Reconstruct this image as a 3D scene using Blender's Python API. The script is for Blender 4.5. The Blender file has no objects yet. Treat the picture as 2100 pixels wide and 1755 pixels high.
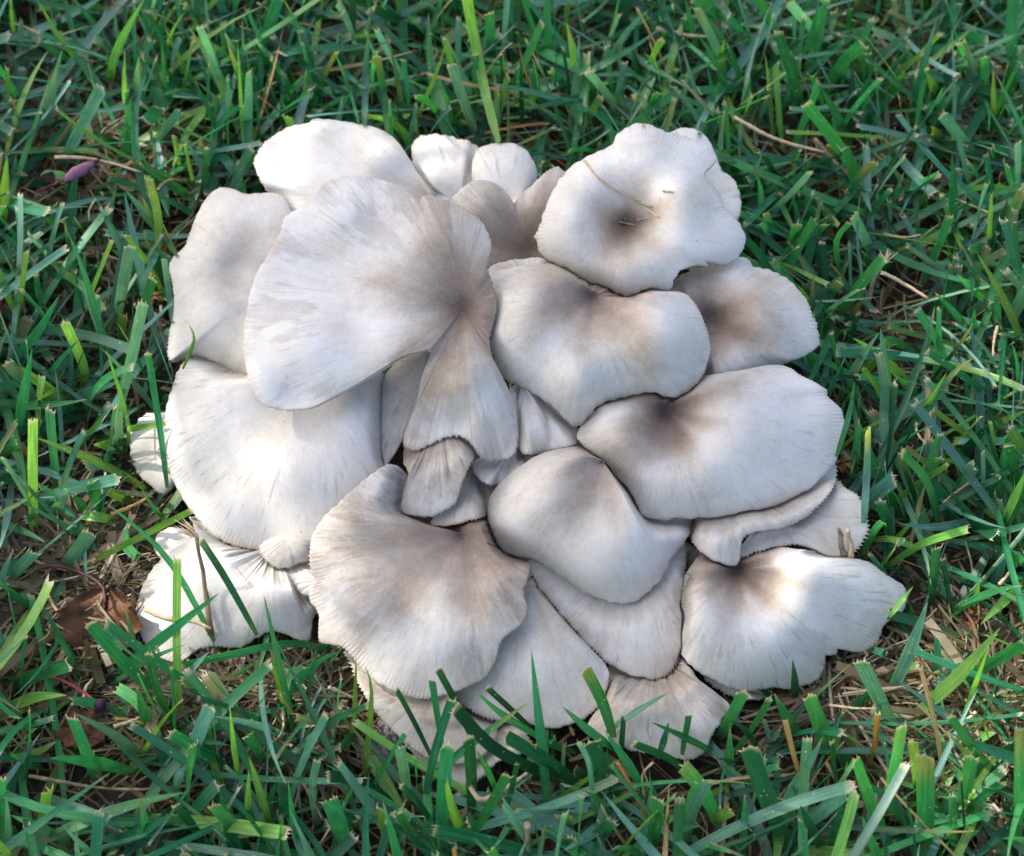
import bpy, math, random
import numpy as np
from mathutils import Vector, Matrix

# ------------------------------------------------------------------ camera, sky, sun, exposure
scene = bpy.context.scene
col = scene.collection
W0, H0 = 2099.0, 1755.0                       # the picture's own coordinate frame for layout
PITCH = math.radians(52.0)
LENS, DIST = 70.0, 0.778
TARGET = np.array([0.0, 0.0, 0.035])
FPX = LENS / 36.0 * W0
BACK = np.array([0.0, -math.cos(PITCH), math.sin(PITCH)])
UPV = np.array([0.0, math.sin(PITCH), math.cos(PITCH)])
RIGHT = np.array([1.0, 0.0, 0.0])
CAM = TARGET + BACK * DIST
cd = bpy.data.cameras.new('camera')
cd.lens = LENS; cd.sensor_width = 36.0; cd.clip_start = 0.02; cd.clip_end = 400.0
cd.dof.use_dof = True; cd.dof.focus_distance = DIST - 0.03; cd.dof.aperture_fstop = 16.0
cam = bpy.data.objects.new('camera', cd); col.objects.link(cam)
m = Matrix(((RIGHT[0], UPV[0], BACK[0], CAM[0]), (RIGHT[1], UPV[1], BACK[1], CAM[1]), (RIGHT[2], UPV[2], BACK[2], CAM[2]), (0, 0, 0, 1)))
cam.matrix_world = m
scene.camera = cam

SUN = np.array([-0.64, 0.30, 0.70]); SUN = SUN / np.linalg.norm(SUN)
world = bpy.data.worlds.new('World'); scene.world = world; world.use_nodes = True
wn = world.node_tree.nodes; wl = world.node_tree.links
sky = wn.new('ShaderNodeTexSky'); sky.sky_type = 'NISHITA'; sky.sun_disc = False
sky.sun_elevation = math.asin(SUN[2]); sky.sun_rotation = math.atan2(SUN[0], SUN[1])
sky.air_density = 0.7; sky.dust_density = 6.0; sky.ozone_density = 0.5
bg = wn['Background']; bg.inputs['Strength'].default_value = 0.15
wl.new(sky.outputs[0], bg.inputs['Color'])
sd = bpy.data.lights.new('sun', 'SUN'); sd.energy = 2.0; sd.angle = math.radians(0.53); sd.color = (1.0, 0.93, 0.83)
sun = bpy.data.objects.new('sun', sd); col.objects.link(sun)
sun.rotation_euler = Vector(SUN.tolist()).to_track_quat('Z', 'Y').to_euler()
scene.view_settings.view_transform = 'Standard'; scene.view_settings.look = 'None'
scene.view_settings.exposure = 1.66; scene.view_settings.gamma = 1.0
scene.cycles.max_bounces = 5; scene.cycles.diffuse_bounces = 3; scene.cycles.glossy_bounces = 2; scene.cycles.transmission_bounces = 3

rng = np.random.default_rng(11)
random.seed(5)

# ------------------------------------------------------------------ helpers
def ray(px, py):
    px = np.asarray(px, float); py = np.asarray(py, float)
    x = (px - W0 / 2) / FPX; y = -(py - H0 / 2) / FPX
    return x[..., None] * RIGHT + y[..., None] * UPV - BACK
def at_z(px, py, z):
    d = ray(px, py); t = (np.asarray(z, float) - CAM[2]) / d[..., 2]
    return CAM + d * t[..., None]
def project(P):
    q = np.asarray(P, float) - CAM
    dep = -(q @ BACK)
    return W0 / 2 + FPX * (q @ RIGHT) / dep, H0 / 2 - FPX * (q @ UPV) / dep, dep
def norm(v):
    return v / np.maximum(np.linalg.norm(v, axis=-1, keepdims=True), 1e-12)
def mesh_np(name, V, F, smooth=True):
    """V n x 3, F list of index arrays (each m x k)"""
    me = bpy.data.meshes.new(name)
    V = np.asarray(V, np.float32)
    F = [np.asarray(f, np.int32) for f in F if len(f)]
    nl = sum(f.size for f in F); nf = sum(len(f) for f in F)
    me.vertices.add(len(V)); me.vertices.foreach_set('co', V.ravel())
    me.loops.add(nl); me.loops.foreach_set('vertex_index', np.concatenate([f.ravel() for f in F]))
    me.polygons.add(nf)
    tot = np.concatenate([np.full(len(f), f.shape[1], np.int32) for f in F])
    st = np.concatenate([[0], np.cumsum(tot)[:-1]]).astype(np.int32)
    me.polygons.foreach_set('loop_start', st); me.polygons.foreach_set('loop_total', tot)
    me.polygons.foreach_set('use_smooth', np.full(nf, smooth, bool))
    me.update(calc_edges=True)
    return me
def attr(me, name, arr):
    arr = np.asarray(arr, np.float32)
    if arr.ndim == 1:
        a = me.attributes.new(name, 'FLOAT', 'POINT'); a.data.foreach_set('value', arr)
    elif arr.shape[1] == 3:
        a = me.attributes.new(name, 'FLOAT_VECTOR', 'POINT'); a.data.foreach_set('vector', arr.ravel())
    else:
        a = me.attributes.new(name, 'FLOAT_COLOR', 'POINT'); a.data.foreach_set('color', arr.ravel())
def link(name, me, mat, parent=None, loc=None):
    o = bpy.data.objects.new(name, me)
    if mat: me.materials.append(mat)
    col.objects.link(o)
    if parent: o.parent = parent
    if loc is not None: o.location = [float(v) for v in loc]
    return o
def empty(name, loc):
    o = bpy.data.objects.new(name, None); o.empty_display_size = 0.01
    o.location = [float(v) for v in loc]; col.objects.link(o); return o
def tag(o, label=None, cat=None, group=None, kind=None):
    if label: o['label'] = label
    if cat: o['category'] = cat
    if group: o['group'] = group
    if kind: o['kind'] = kind
    return o
def tube(P, R, n=10, cap=True):
    P = np.asarray(P, float); R = np.asarray(R, float); k = len(P)
    T = norm(np.gradient(P, axis=0))
    ref = np.array([0.31, 0.83, 0.2])
    A = norm(np.cross(T, ref)); B = np.cross(T, A)
    a = np.linspace(0, 2 * math.pi, n, endpoint=False)
    V = P[:, None] + R[:, None, None] * (np.cos(a)[None, :, None] * A[:, None] + np.sin(a)[None, :, None] * B[:, None])
    V = V.reshape(-1, 3)
    i = np.arange(k - 1)[:, None] * n; j = np.arange(n)[None]
    F = np.stack([i + j, i + (j + 1) % n, i + n + (j + 1) % n, i + n + j], -1).reshape(-1, 4)
    Fs = [F]
    if cap:
        V = np.vstack([V, P[0], P[-1]]); c0, c1 = k * n, k * n + 1; b = (k - 1) * n
        jj = np.arange(n)
        Fs.append(np.stack([np.full(n, c0), (jj + 1) % n, jj], -1))
        Fs.append(np.stack([np.full(n, c1), b + jj, b + (jj + 1) % n], -1))
    return V, Fs
def crom(P, n, closed=True):
    """Catmull-Rom through P (k x d), n samples evenly spaced by arc length of the first two coordinates"""
    P = np.asarray(P, float); k = len(P); out = []
    segs = k if closed else k - 1
    for i in range(segs):
        if closed: p0, p1, p2, p3 = P[(i - 1) % k], P[i], P[(i + 1) % k], P[(i + 2) % k]
        else: p0, p1, p2, p3 = P[max(i - 1, 0)], P[i], P[i + 1], P[min(i + 2, k - 1)]
        t = np.linspace(0, 1, 16, endpoint=False)[:, None]
        out.append(0.5 * (2 * p1 + (p2 - p0) * t + (2 * p0 - 5 * p1 + 4 * p2 - p3) * t ** 2 + (3 * p1 - p0 - 3 * p2 + p3) * t ** 3))
    C = np.vstack(out + [P[:1] if closed else P[-1:]])
    s = np.concatenate([[0], np.cumsum(np.linalg.norm(np.diff(C[:, :2], axis=0), axis=1))])
    u = np.linspace(0, s[-1], n, endpoint=not closed)
    return np.stack([np.interp(u, s, C[:, d]) for d in range(P.shape[1])], 1), s[-1]

# ------------------------------------------------------------------ materials
def new_mat(name):
    mt = bpy.data.materials.new(name); mt.use_nodes = True
    nt = mt.node_tree; b = nt.nodes['Principled BSDF']
    return mt, nt, b
class NB:
    def __init__(s, nt): s.nt = nt
    def n(s, t, **kw):
        x = s.nt.nodes.new(t)
        for k, v in kw.items(): setattr(x, k, v)
        return x
    def link(s, a, b): s.nt.links.new(a, b)
    def val(s, sock, v):
        if hasattr(v, 'node'): s.link(v, sock)
        else: sock.default_value = v
    def math(s, op, a, b=None, clamp=False):
        x = s.n('ShaderNodeMath', operation=op, use_clamp=clamp); s.val(x.inputs[0], a)
        if b is not None: s.val(x.inputs[1], b)
        return x.outputs[0]
    def attr(s, name, out='Fac'):
        x = s.n('ShaderNodeAttribute'); x.attribute_name = name; return x.outputs[out]
    def mapv(s, vec, scale):
        x = s.n('ShaderNodeMapping'); s.link(vec, x.inputs['Vector']); x.inputs['Scale'].default_value = scale; return x.outputs[0]
    def noise(s, vec, scale, detail=3.0, rough=0.6):
        x = s.n('ShaderNodeTexNoise'); s.link(vec, x.inputs['Vector']); x.inputs['Scale'].default_value = scale
        x.inputs['Detail'].default_value = detail; x.inputs['Roughness'].default_value = rough; return x.outputs['Fac']
    def ramp(s, fac, stops):
        x = s.n('ShaderNodeValToRGB'); e = x.color_ramp.elements
        while len(e) < len(stops): e.new(0.5)
        for q, (p, c) in zip(e, stops):
            q.position = p; q.color = (*c, 1) if len(c) == 3 else c
        s.link(fac, x.inputs[0]); return x.outputs[0]
    def mix(s, fac, a, b, mode='MIX'):
        x = s.n('ShaderNodeMix', data_type='RGBA', blend_type=mode)
        s.val(x.inputs['Factor'], fac)
        for sock, v in ((x.inputs['A'], a), (x.inputs['B'], b)):
            if hasattr(v, 'node'): s.link(v, sock)
            else: sock.default_value = (*v, 1)
        return x.outputs['Result']
    def step(s, v, lo, hi):
        x = s.n('ShaderNodeMapRange', interpolation_type='SMOOTHSTEP'); s.link(v, x.inputs[0])
        x.inputs[1].default_value = lo; x.inputs[2].default_value = hi; return x.outputs[0]
    def bump(s, h, strength, dist, b):
        x = s.n('ShaderNodeBump'); x.inputs['Strength'].default_value = strength; x.inputs['Distance'].default_value = dist
        s.link(h, x.inputs['Height']); s.link(x.outputs[0], b.inputs['Normal'])

def cap_material():
    mt, nt, b = new_mat('mushroom_cap'); N = NB(nt)
    pig = N.attr('pig'); rad = N.attr('rad'); wet = N.attr('wet'); stv = N.attr('stv', 'Vector')
    obj = N.n('ShaderNodeTexCoord').outputs['Object']
    outer = N.step(rad, 0.28, 0.72)
    fine = N.math('ADD', 0.5, N.math('MULTIPLY', N.math('SUBTRACT', N.noise(N.mapv(stv, (1, 1, 0.13)), 1150.0, 3.0, 0.65), 0.5), outer))
    mid0 = N.noise(N.mapv(stv, (1, 1, 0.22)), 300.0, 3.0, 0.6); low = N.noise(N.mapv(stv, (1, 1, 0.5)), 90.0, 3.0, 0.6)
    mid = N.math('ADD', N.math('MULTIPLY', mid0, outer), N.math('MULTIPLY', low, N.math('SUBTRACT', 1.0, outer)))
    cloud = N.noise(obj, 55.0, 4.0, 0.6)
    grain = N.noise(obj, 900.0, 3.0, 0.7)
    p = N.math('ADD', pig, N.math('MULTIPLY', N.math('SUBTRACT', fine, 0.5), N.math('MULTIPLY', N.attr('sk'), 0.20)))
    p = N.math('ADD', p, N.math('MULTIPLY', N.math('SUBTRACT', mid, 0.5), N.math('MULTIPLY', N.attr('sk'), 0.30)))
    p = N.math('ADD', p, N.math('MULTIPLY', N.math('SUBTRACT', cloud, 0.5), 0.55))
    p = N.math('ADD', p, N.math('MULTIPLY', N.math('SUBTRACT', grain, 0.5), 0.22), True)
    c = N.ramp(p, [(0.0, (0.715, 0.705, 0.665)), (0.18, (0.62, 0.597, 0.54)), (0.42, (0.43, 0.37, 0.30)), (0.66, (0.265, 0.205, 0.16)), (1.0, (0.125, 0.092, 0.078))])
    # water-soaked zones: greyer, with ragged edges along the fibrils
    zone = N.noise(N.mapv(stv, (1, 1, 0.45)), 62.0, 5.0, 0.62)
    wm = N.math('MULTIPLY', N.step(zone, 0.50, 0.57), wet)
    c = N.mix(wm, c, N.mix(1.0, c, (0.79, 0.775, 0.78), 'MULTIPLY'))
    # short dark fibrils lying along the radius
    dash = N.math('MULTIPLY', N.step(N.noise(N.mapv(stv, (1, 1, 0.10)), 760.0, 3.0, 0.6), 0.57, 0.70), N.math('MULTIPLY', outer, N.attr('sk')))
    c = N.mix(N.math('MULTIPLY', dash, 0.8), c, N.mix(1.0, c, (0.66, 0.65, 0.66), 'MULTIPLY'))
    # faint tan and grey stains
    stn = N.step(N.noise(obj, 34.0, 5.0, 0.7), 0.50, 0.72)
    c = N.mix(N.math('MULTIPLY', stn, 0.5), c, N.mix(1.0, c, (0.90, 0.83, 0.74), 'MULTIPLY'))
    # pale powdery mottling
    mot = N.step(N.noise(obj, 330.0, 4.0, 0.75), 0.42, 0.66)
    c = N.mix(N.math('MULTIPLY', mot, 0.32), c, N.mix(1.0, c, (0.84, 0.825, 0.81), 'MULTIPLY'))
    # fine pleats towards the margin
    ph = N.math('SINE', N.math('MULTIPLY', N.attr('ph'), 2 * math.pi))
    pm = N.math('MULTIPLY', N.step(rad, 0.88, 0.99), N.step(N.noise(obj, 45.0, 2.0), 0.38, 0.6))
    c = N.mix(N.math('MULTIPLY', N.math('MULTIPLY', N.math('ADD', N.math('MULTIPLY', ph, 0.5), 0.5), pm), 0.30), c, N.mix(1.0, c, (0.72, 0.70, 0.68), 'MULTIPLY'))
    # tan crest at the margin
    em = N.math('MULTIPLY', N.step(rad, 0.972, 1.0), N.step(N.noise(obj, 90.0, 3.0), 0.35, 0.75))
    c = N.mix(N.math('MULTIPLY', em, 0.55), c, (0.50, 0.38, 0.24))
    # pale scurf near the dark centre and a few dark specks
    vo = N.n('ShaderNodeTexVoronoi'); N.link(obj, vo.inputs['Vector']); vo.inputs['Scale'].default_value = 620.0
    sc = N.math('MULTIPLY', N.math('SUBTRACT', 1.0, N.step(vo.outputs['Distance'], 0.10, 0.2)), N.step(N.noise(obj, 170.0, 2.0), 0.52, 0.62))
    sc = N.math('MULTIPLY', sc, N.step(pig, 0.35, 0.7))
    c = N.mix(N.math('MULTIPLY', sc, 0.35), c, (0.70, 0.70, 0.72))
    vd = N.n('ShaderNodeTexVoronoi'); N.link(obj, vd.inputs['Vector']); vd.inputs['Scale'].default_value = 210.0
    dk = N.math('MULTIPLY', N.math('SUBTRACT', 1.0, N.step(N.math('ADD', vd.outputs['Distance'], N.math('MULTIPLY', N.math('SUBTRACT', N.noise(obj, 1500.0, 2.0), 0.5), 0.10)), 0.05, 0.085)), N.step(N.noise(obj, 75.0, 2.0), 0.54, 0.62))
    c = N.mix(N.math('MULTIPLY', dk, 0.6), c, (0.10, 0.07, 0.05))
    N.link(c, b.inputs['Base Color'])
    b.inputs['Roughness'].default_value = 0.62; b.inputs['Specular IOR Level'].default_value = 0.25
    h = N.math('ADD', N.math('MULTIPLY', fine, 0.5), N.math('ADD', N.math('MULTIPLY', mid, 0.35), N.math('ADD', N.math('MULTIPLY', grain, 0.5), N.math('MULTIPLY', N.math('MULTIPLY', ph, pm), -0.35))))
    N.bump(h, 0.35, 0.0005, b)
    return mt
def simple_mat(name, c1, c2, scale=200.0, rough=0.7, bump=0.3, bd=0.0004, stretch=(1, 1, 1), spec=0.3):
    mt, nt, b = new_mat(name); N = NB(nt)
    obj = N.mapv(N.n('ShaderNodeTexCoord').outputs['Object'], stretch)
    f = N.noise(obj, scale, 5.0, 0.65)
    N.link(N.ramp(f, [(0.3, c1), (0.7, c2)]), b.inputs['Base Color'])
    b.inputs['Roughness'].default_value = rough; b.inputs['Specular IOR Level'].default_value = spec
    N.bump(f, bump, bd, b)
    return mt
def grass_material():
    mt, nt, b = new_mat('grass_leaf'); N = NB(nt)
    ca = N.n('ShaderNodeAttribute'); ca.attribute_name = 'col'
    uvw = N.attr('uvw', 'Vector')                       # across in m, along in m, random
    sep = N.n('ShaderNodeSeparateXYZ'); N.link(uvw, sep.inputs[0])
    st = N.noise(N.mapv(uvw, (1, 0.02, 3.0)), 2600.0, 1.0)
    blot = N.noise(N.mapv(uvw, (1, 0.35, 7.0)), 330.0, 4.0, 0.6)
    c = N.mix(1.0, ca.outputs['Color'], N.ramp(st, [(0.3, (0.66, 0.70, 0.70)), (0.7, (1.18, 1.14, 1.15))]), 'MULTIPLY')
    c = N.mix(1.0, c, N.ramp(blot, [(0.3, (0.78, 0.80, 0.85)), (0.7, (1.18, 1.12, 1.0))]), 'MULTIPLY')
    rib = N.math('SUBTRACT', 1.0, N.step(N.math('ABSOLUTE', sep.outputs[0]), 0.00008, 0.00028))
    c = N.mix(N.math('MULTIPLY', rib, 0.35), c, N.mix(1.0, c, (1.7, 1.5, 1.6), 'MULTIPLY'))
    vo = N.n('ShaderNodeTexVoronoi'); N.link(N.mapv(uvw, (1, 0.75, 9.0)), vo.inputs['Vector']); vo.inputs['Scale'].default_value = 520.0
    fl = N.math('MULTIPLY', N.math('SUBTRACT', 1.0, N.step(vo.outputs['Distance'], 0.10, 0.17)), N.step(N.noise(N.mapv(uvw, (1, 1, 5.0)), 210.0, 2.0), 0.52, 0.60))
    c = N.mix(N.math('MULTIPLY', fl, 0.85), c, (0.62, 0.66, 0.58))  # pale flecks of the blade, strengthened as painted silvery highlights
    N.link(c, b.inputs['Base Color'])
    b.inputs['Roughness'].default_value = 0.38; b.inputs['Specular IOR Level'].default_value = 0.5
    N.bump(st, 0.35, 0.0003, b)
    tr = N.n('ShaderNodeBsdfTranslucent'); N.link(N.mix(1.0, c, (1.25, 1.35, 0.55), 'MULTIPLY'), tr.inputs['Color'])
    mx = N.n('ShaderNodeMixShader'); mx.inputs[0].default_value = 0.42
    N.link(b.outputs[0], mx.inputs[1]); N.link(tr.outputs[0], mx.inputs[2]); N.link(mx.outputs[0], nt.nodes['Material Output'].inputs['Surface'])
    return mt
MAT_CAP = cap_material()
MAT_GRASS = grass_material()
MAT_GILL = simple_mat('mushroom_gill', (0.62, 0.59, 0.53), (0.72, 0.69, 0.63), 300, 0.7, 0.1)
MAT_STEM = simple_mat('mushroom_stem', (0.55, 0.50, 0.44), (0.72, 0.69, 0.64), 260, 0.7, 0.4, 0.0006, (1, 1, 0.1))
MAT_SOIL = simple_mat('soil', (0.020, 0.015, 0.010), (0.065, 0.048, 0.033), 160, 0.95, 0.8, 0.003)
MAT_BARK = simple_mat('bark', (0.05, 0.04, 0.03), (0.14, 0.11, 0.08), 12, 0.9, 0.8, 0.02, (1, 1, 0.2))
MAT_LEAF = simple_mat('dead_leaf', (0.085, 0.035, 0.018), (0.21, 0.095, 0.045), 120, 0.6, 0.6, 0.0008)
MAT_TAN = simple_mat('tan_leaf', (0.30, 0.17, 0.05), (0.46, 0.30, 0.11), 200, 0.6, 0.5, 0.0005)
MAT_STALK = simple_mat('leaf_stalk', (0.05, 0.018, 0.016), (0.10, 0.035, 0.03), 300, 0.5, 0.3, 0.0003)
MAT_RED = simple_mat('red_stalk', (0.22, 0.025, 0.05), (0.32, 0.05, 0.08), 300, 0.45, 0.2, 0.0003)
MAT_PINK = simple_mat('pink_fruit', (0.24, 0.07, 0.13), (0.36, 0.22, 0.36), 110, 0.5, 0.4, 0.0006)
MAT_PURPLE = simple_mat('purple_fruit', (0.035, 0.012, 0.028), (0.09, 0.035, 0.06), 170, 0.5, 0.5, 0.0008)
MAT_STRAW = simple_mat('straw', (0.40, 0.29, 0.16), (0.62, 0.50, 0.33), 350, 0.7, 0.4, 0.0004, (1, 1, 1))
MAT_GREY = simple_mat('grey_bark', (0.10, 0.09, 0.10), (0.30, 0.28, 0.31), 180, 0.85, 0.9, 0.0015)

# ------------------------------------------------------------------ ground: one sheet, finer near the cluster
def ground():
    g = np.concatenate([-np.geomspace(60, 0.62, 14), np.linspace(-0.6, 0.6, 121), np.geomspace(0.62, 60, 14)])
    X, Y = np.meshgrid(g, g, indexing='ij')
    Z = 0.004 * np.sin(X * 21 + 1) * np.sin(Y * 17) + 0.0025 * np.sin(X * 57 + Y * 31) + 0.0015 * np.sin(X * 131 - Y * 97)
    Z *= np.exp(-(X ** 2 + Y ** 2) / 2.0)
    V = np.stack([X, Y, Z - 0.004], -1).reshape(-1, 3); n = len(g)
    i, j = np.meshgrid(np.arange(n - 1), np.arange(n - 1), indexing='ij'); k = (i * n + j).ravel()
    me = mesh_np('ground', V, [np.stack([k, k + n, k + n + 1, k + 1], -1)])
    mt, nt, b = new_mat('lawn_soil'); N = NB(nt)
    obj = N.n('ShaderNodeTexCoord').outputs['Object']
    f = N.noise(obj, 150.0, 6.0, 0.7)
    soil = N.ramp(f, [(0.3, (0.018, 0.013, 0.009)), (0.7, (0.075, 0.055, 0.038))])
    lawn = N.ramp(N.noise(obj, 9.0, 6.0, 0.7), [(0.3, (0.02, 0.06, 0.015)), (0.7, (0.06, 0.13, 0.03))])
    ln = N.n('ShaderNodeVectorMath', operation='LENGTH'); N.link(obj, ln.inputs[0])
    N.link(N.mix(N.step(ln.outputs['Value'], 0.7, 1.4), soil, lawn), b.inputs['Base Color'])
    b.inputs['Roughness'].default_value = 0.95; N.bump(f, 0.8, 0.003, b)
    tag(link('ground', me, mt), 'dark crumbly soil under the lawn', 'ground', kind='structure')
ground()

# ------------------------------------------------------------------ the mushrooms
# each: key, outline (layout coords, optional lift in mm), centre, z of centre (m), normal tilt (nx, ny), dip mm, rim droop mm, pigment, pigment radius, wet, label
CAPS = []
def cap(key, outline, c, z, tilt, dip=4, rim=3, pig=0.7, pr=0.45, wet=0.3, label='', wave=1.0, teeth=1.0, dome=0.0, base=0.0, pleat=0.0, sk=1.0, bumps=(), gap=4.8):
    CAPS.append(dict(key=key, o=outline, c=c, z=z, t=tilt, dip=dip, rim=rim, pig=pig, pr=pr, wet=wet, label=label, wave=wave, teeth=teeth, dome=dome, base=base, pleat=pleat, sk=sk, bumps=bumps, gap=gap))
# order: whatever lies on top comes first
cap('A', [(1100, 486), (1108, 461), (1129, 401), (1163, 350), (1197, 325), (1240, 305), (1256, 297), (1262, 280, 2), (1282, 263, 3), (1306, 253, 3), (1333, 256, 3), (1359, 268, 2), (1410, 282), (1448, 304), (1471, 325), (1460, 338), (1442, 356), (1460, 376), (1474, 398), (1484, 424), (1503, 444), (1524, 473), (1526, 495), (1516, 520), (1486, 540), (1464, 537), (1447, 532), (1448, 546), (1430, 540), (1397, 550, 2), (1380, 571, 2), (1372, 592, 1), (1350, 588), (1325, 588), (1293, 603), (1269, 599), (1244, 584), (1206, 573), (1172, 550), (1146, 539), (1112, 520)],
    (1283, 462), 0.088, (0.04, -0.18), dip=15, rim=13, pig=0.66, pr=0.34, wet=0.15, sk=0.45, base=0.08, bumps=[(1175, 450, 70, 4), (1400, 400, 60, 5), (1300, 545, 60, 4), (1330, 310, 50, 3), (1450, 480, 45, -2), (1225, 330, 40, 2)], label='wavy funnel cap with dark pit holding grass clippings, at the top of the cluster')
cap('I', [(885, 715, -1), (843, 722), (812, 735), (785, 753), (755, 772), (717, 798), (690, 825), (660, 842), (622, 850), (576, 850), (545, 836), (522, 806), (507, 756), (502, 711), (507, 654), (519, 589), (542, 543), (568, 497), (583, 452), (614, 433), (641, 406), (660, 383), (690, 370), (728, 367), (774, 373), (812, 383), (839, 400), (848, 413), (858, 434), (857, 412), (873, 403), (907, 410), (949, 429), (984, 455), (1001, 486), (1006, 500), (1001, 524), (991, 547), (999, 562), (1012, 600), (1014, 640), (1000, 690, -4), (1005, 735, -9), (1030, 775, -14), (1046, 792, -16), (1056, 830, -20), (1061, 880, -24), (1057, 922, -26), (1035, 938, -26), (1000, 940, -25), (977, 931, -24), (966, 904, -22), (945, 891, -21), (915, 890, -21), (895, 898, -22), (870, 912, -23), (840, 918, -24), (822, 905, -24), (822, 885, -23), (836, 860, -20), (854, 838, -17), (860, 800, -13), (866, 765, -9), (880, 735, -5)],
    (950, 632), 0.088, (-0.14, -0.26), dip=9, rim=4, pig=0.76, pr=0.66, wet=0.85, base=0.07, sk=0.7, bumps=[(945, 790, 58, 8), (1000, 850, 32, 3), (890, 870, 30, -2.5), (940, 870, 28, -3), (620, 720, 90, 5), (700, 560, 90, -3), (700, 440, 60, 3), (600, 810, 50, -3), (900, 470, 60, 3), (800, 690, 50, 2)], label='largest fan-shaped cap with toothed rim and a slit folding its front lobe down')
cap('B', [(966, 626), (968, 607), (980, 590), (998, 571), (1019, 556), (1061, 546), (1121, 541), (1151, 544), (1189, 537), (1252, 545), (1316, 563), (1365, 592, 1), (1393, 597, 2), (1418, 614, 2), (1439, 652, 2), (1454, 698, 1), (1452, 732), (1435, 775), (1401, 805), (1376, 812), (1359, 809, -1), (1337, 800, -2), (1274, 813, -4), (1231, 826, -5), (1206, 851, -5), (1185, 873, -5), (1168, 866, -5), (1138, 834, -4), (1104, 809, -4), (1074, 792, -4), (1036, 775, -4), (1017, 754, -4), (1013, 728, -3), (991, 698, -2), (976, 660, -1)],
    (1215, 608), 0.086, (0.0, -0.26), dip=8, rim=17, pig=0.74, pr=0.46, wet=0.15, sk=0.6, base=0.14, bumps=[(1050, 640, 80, 4), (1370, 690, 80, 5), (1180, 790, 50, 3), (1100, 745, 45, -1.5), (1290, 740, 45, -1)], label='broad cream cap with brown scurfy hollow, tucked under the wavy funnel cap', dome=4)
cap('D', [(1185, 894), (1190, 875), (1202, 855), (1230, 835), (1270, 815), (1310, 795), (1380, 780), (1450, 770), (1530, 757), (1595, 747), (1640, 768, 1), (1670, 785, 2), (1692, 796, 2), (1696, 812), (1715, 830), (1730, 855), (1732, 885), (1722, 920), (1705, 955), (1670, 990), (1630, 1015), (1570, 1040), (1540, 1042), (1500, 1052), (1460, 1058), (1420, 1060), (1390, 1060), (1360, 1063), (1330, 1058), (1312, 1050), (1308, 1030), (1290, 1000), (1265, 975), (1240, 945), (1215, 925), (1195, 910)],
    (1365, 842), 0.066, (0.16, -0.36), dip=11, rim=14, pig=0.86, pr=0.4, wet=0.2, sk=0.6, base=0.06, bumps=[(1365, 915, 38, -3.5), (1290, 900, 60, 4), (1510, 860, 90, 4), (1640, 820, 40, -2), (1440, 990, 50, 1.5)], label='wide pale cap with a dark creased pit above two shelf caps', dome=3)
cap('C', [(1345, 760), (1320, 690), (1340, 620), (1390, 570), (1440, 548), (1480, 530, 2), (1507, 525, 3), (1533, 531, 3), (1543, 546), (1571, 552), (1613, 571), (1652, 614), (1673, 664), (1679, 694), (1675, 711), (1652, 726), (1613, 741), (1579, 751), (1550, 756), (1524, 771), (1494, 781), (1456, 792), (1410, 800), (1370, 790)],
    (1452, 655), 0.068, (0.26, -0.16), dip=11, rim=9, pig=0.74, pr=0.46, wet=0.15, sk=0.5, base=0.1, bumps=[(1560, 640, 70, 6), (1600, 560, 40, -2), (1480, 740, 50, 2)], label='rounded cap with brown hollow, next to the cream cap, pepper specks on its shoulder')
cap('A2', [(1378, 272), (1398, 263), (1425, 265), (1452, 286), (1468, 320), (1478, 348), (1502, 366), (1515, 395), (1518, 420), (1512, 445), (1495, 468), (1460, 470), (1400, 440), (1350, 380), (1350, 310)],
    (1410, 400), 0.070, (0.2, 0.05), dip=2, rim=4, pig=0.2, pr=0.4, wet=0.1, label='thin pale cap edge peeping out behind the wavy funnel cap')
cap('P2', [(1000, 556), (1020, 541), (1060, 532), (1110, 529), (1137, 540), (1155, 565), (1080, 585), (1010, 585)],
    (1085, 575), 0.075, (0.0, 0.0), dip=0, rim=3, pig=0.35, pr=0.6, wet=0.1, label='narrow cap lip squeezed behind the broad cream cap')
cap('E', [(1200, 913), (1160, 918), (1110, 930), (1060, 960), (1025, 990), (1005, 1020), (1000, 1050), (1010, 1090), (1030, 1125), (1060, 1140), (1090, 1142), (1120, 1160), (1150, 1180), (1180, 1200), (1210, 1218), (1250, 1230), (1275, 1235), (1310, 1225), (1350, 1190), (1370, 1160), (1375, 1145), (1400, 1115), (1410, 1090), (1418, 1062), (1400, 1000), (1340, 950), (1280, 920), (1240, 908)],
    (1236, 945), 0.062, (-0.04, -0.42), dip=3, rim=19, pig=0.62, pr=0.48, wet=0.1, sk=0.6, base=0.14, bumps=[(1120, 1010, 70, 4), (1290, 1100, 70, 3), (1040, 1070, 40, 2)], label='smooth rounded cap with tan crown, half under the wide pale cap', dome=6)
cap('Q', [(832, 890), (850, 862), (900, 850), (945, 862), (966, 890), (970, 925), (956, 962), (942, 990), (936, 1020), (915, 1040), (890, 1055), (860, 1056), (830, 1050), (817, 1035), (829, 1000), (839, 970), (828, 940)],
    (902, 858), 0.066, (0.0, -0.72), dip=0, rim=3, pig=0.36, pr=1.3, wet=0.5, base=0.25, sk=1.2, bumps=[(880, 960, 30, 2), (930, 960, 18, -1.5)], label='small trumpet-shaped ribbed cap hanging below the slit front lobe', wave=2)
cap('S', [(1048, 785), (1080, 785), (1120, 815), (1160, 860), (1185, 878), (1183, 905), (1165, 913), (1120, 925), (1085, 930), (1066, 920), (1058, 890), (1052, 830)],
    (1070, 780), 0.066, (0.0, -0.5), dip=0, rim=4, pig=0.15, pr=0.7, wet=0.2, base=0.08, label='small white tongue-shaped cap between the front lobe and the cream cap')
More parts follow.
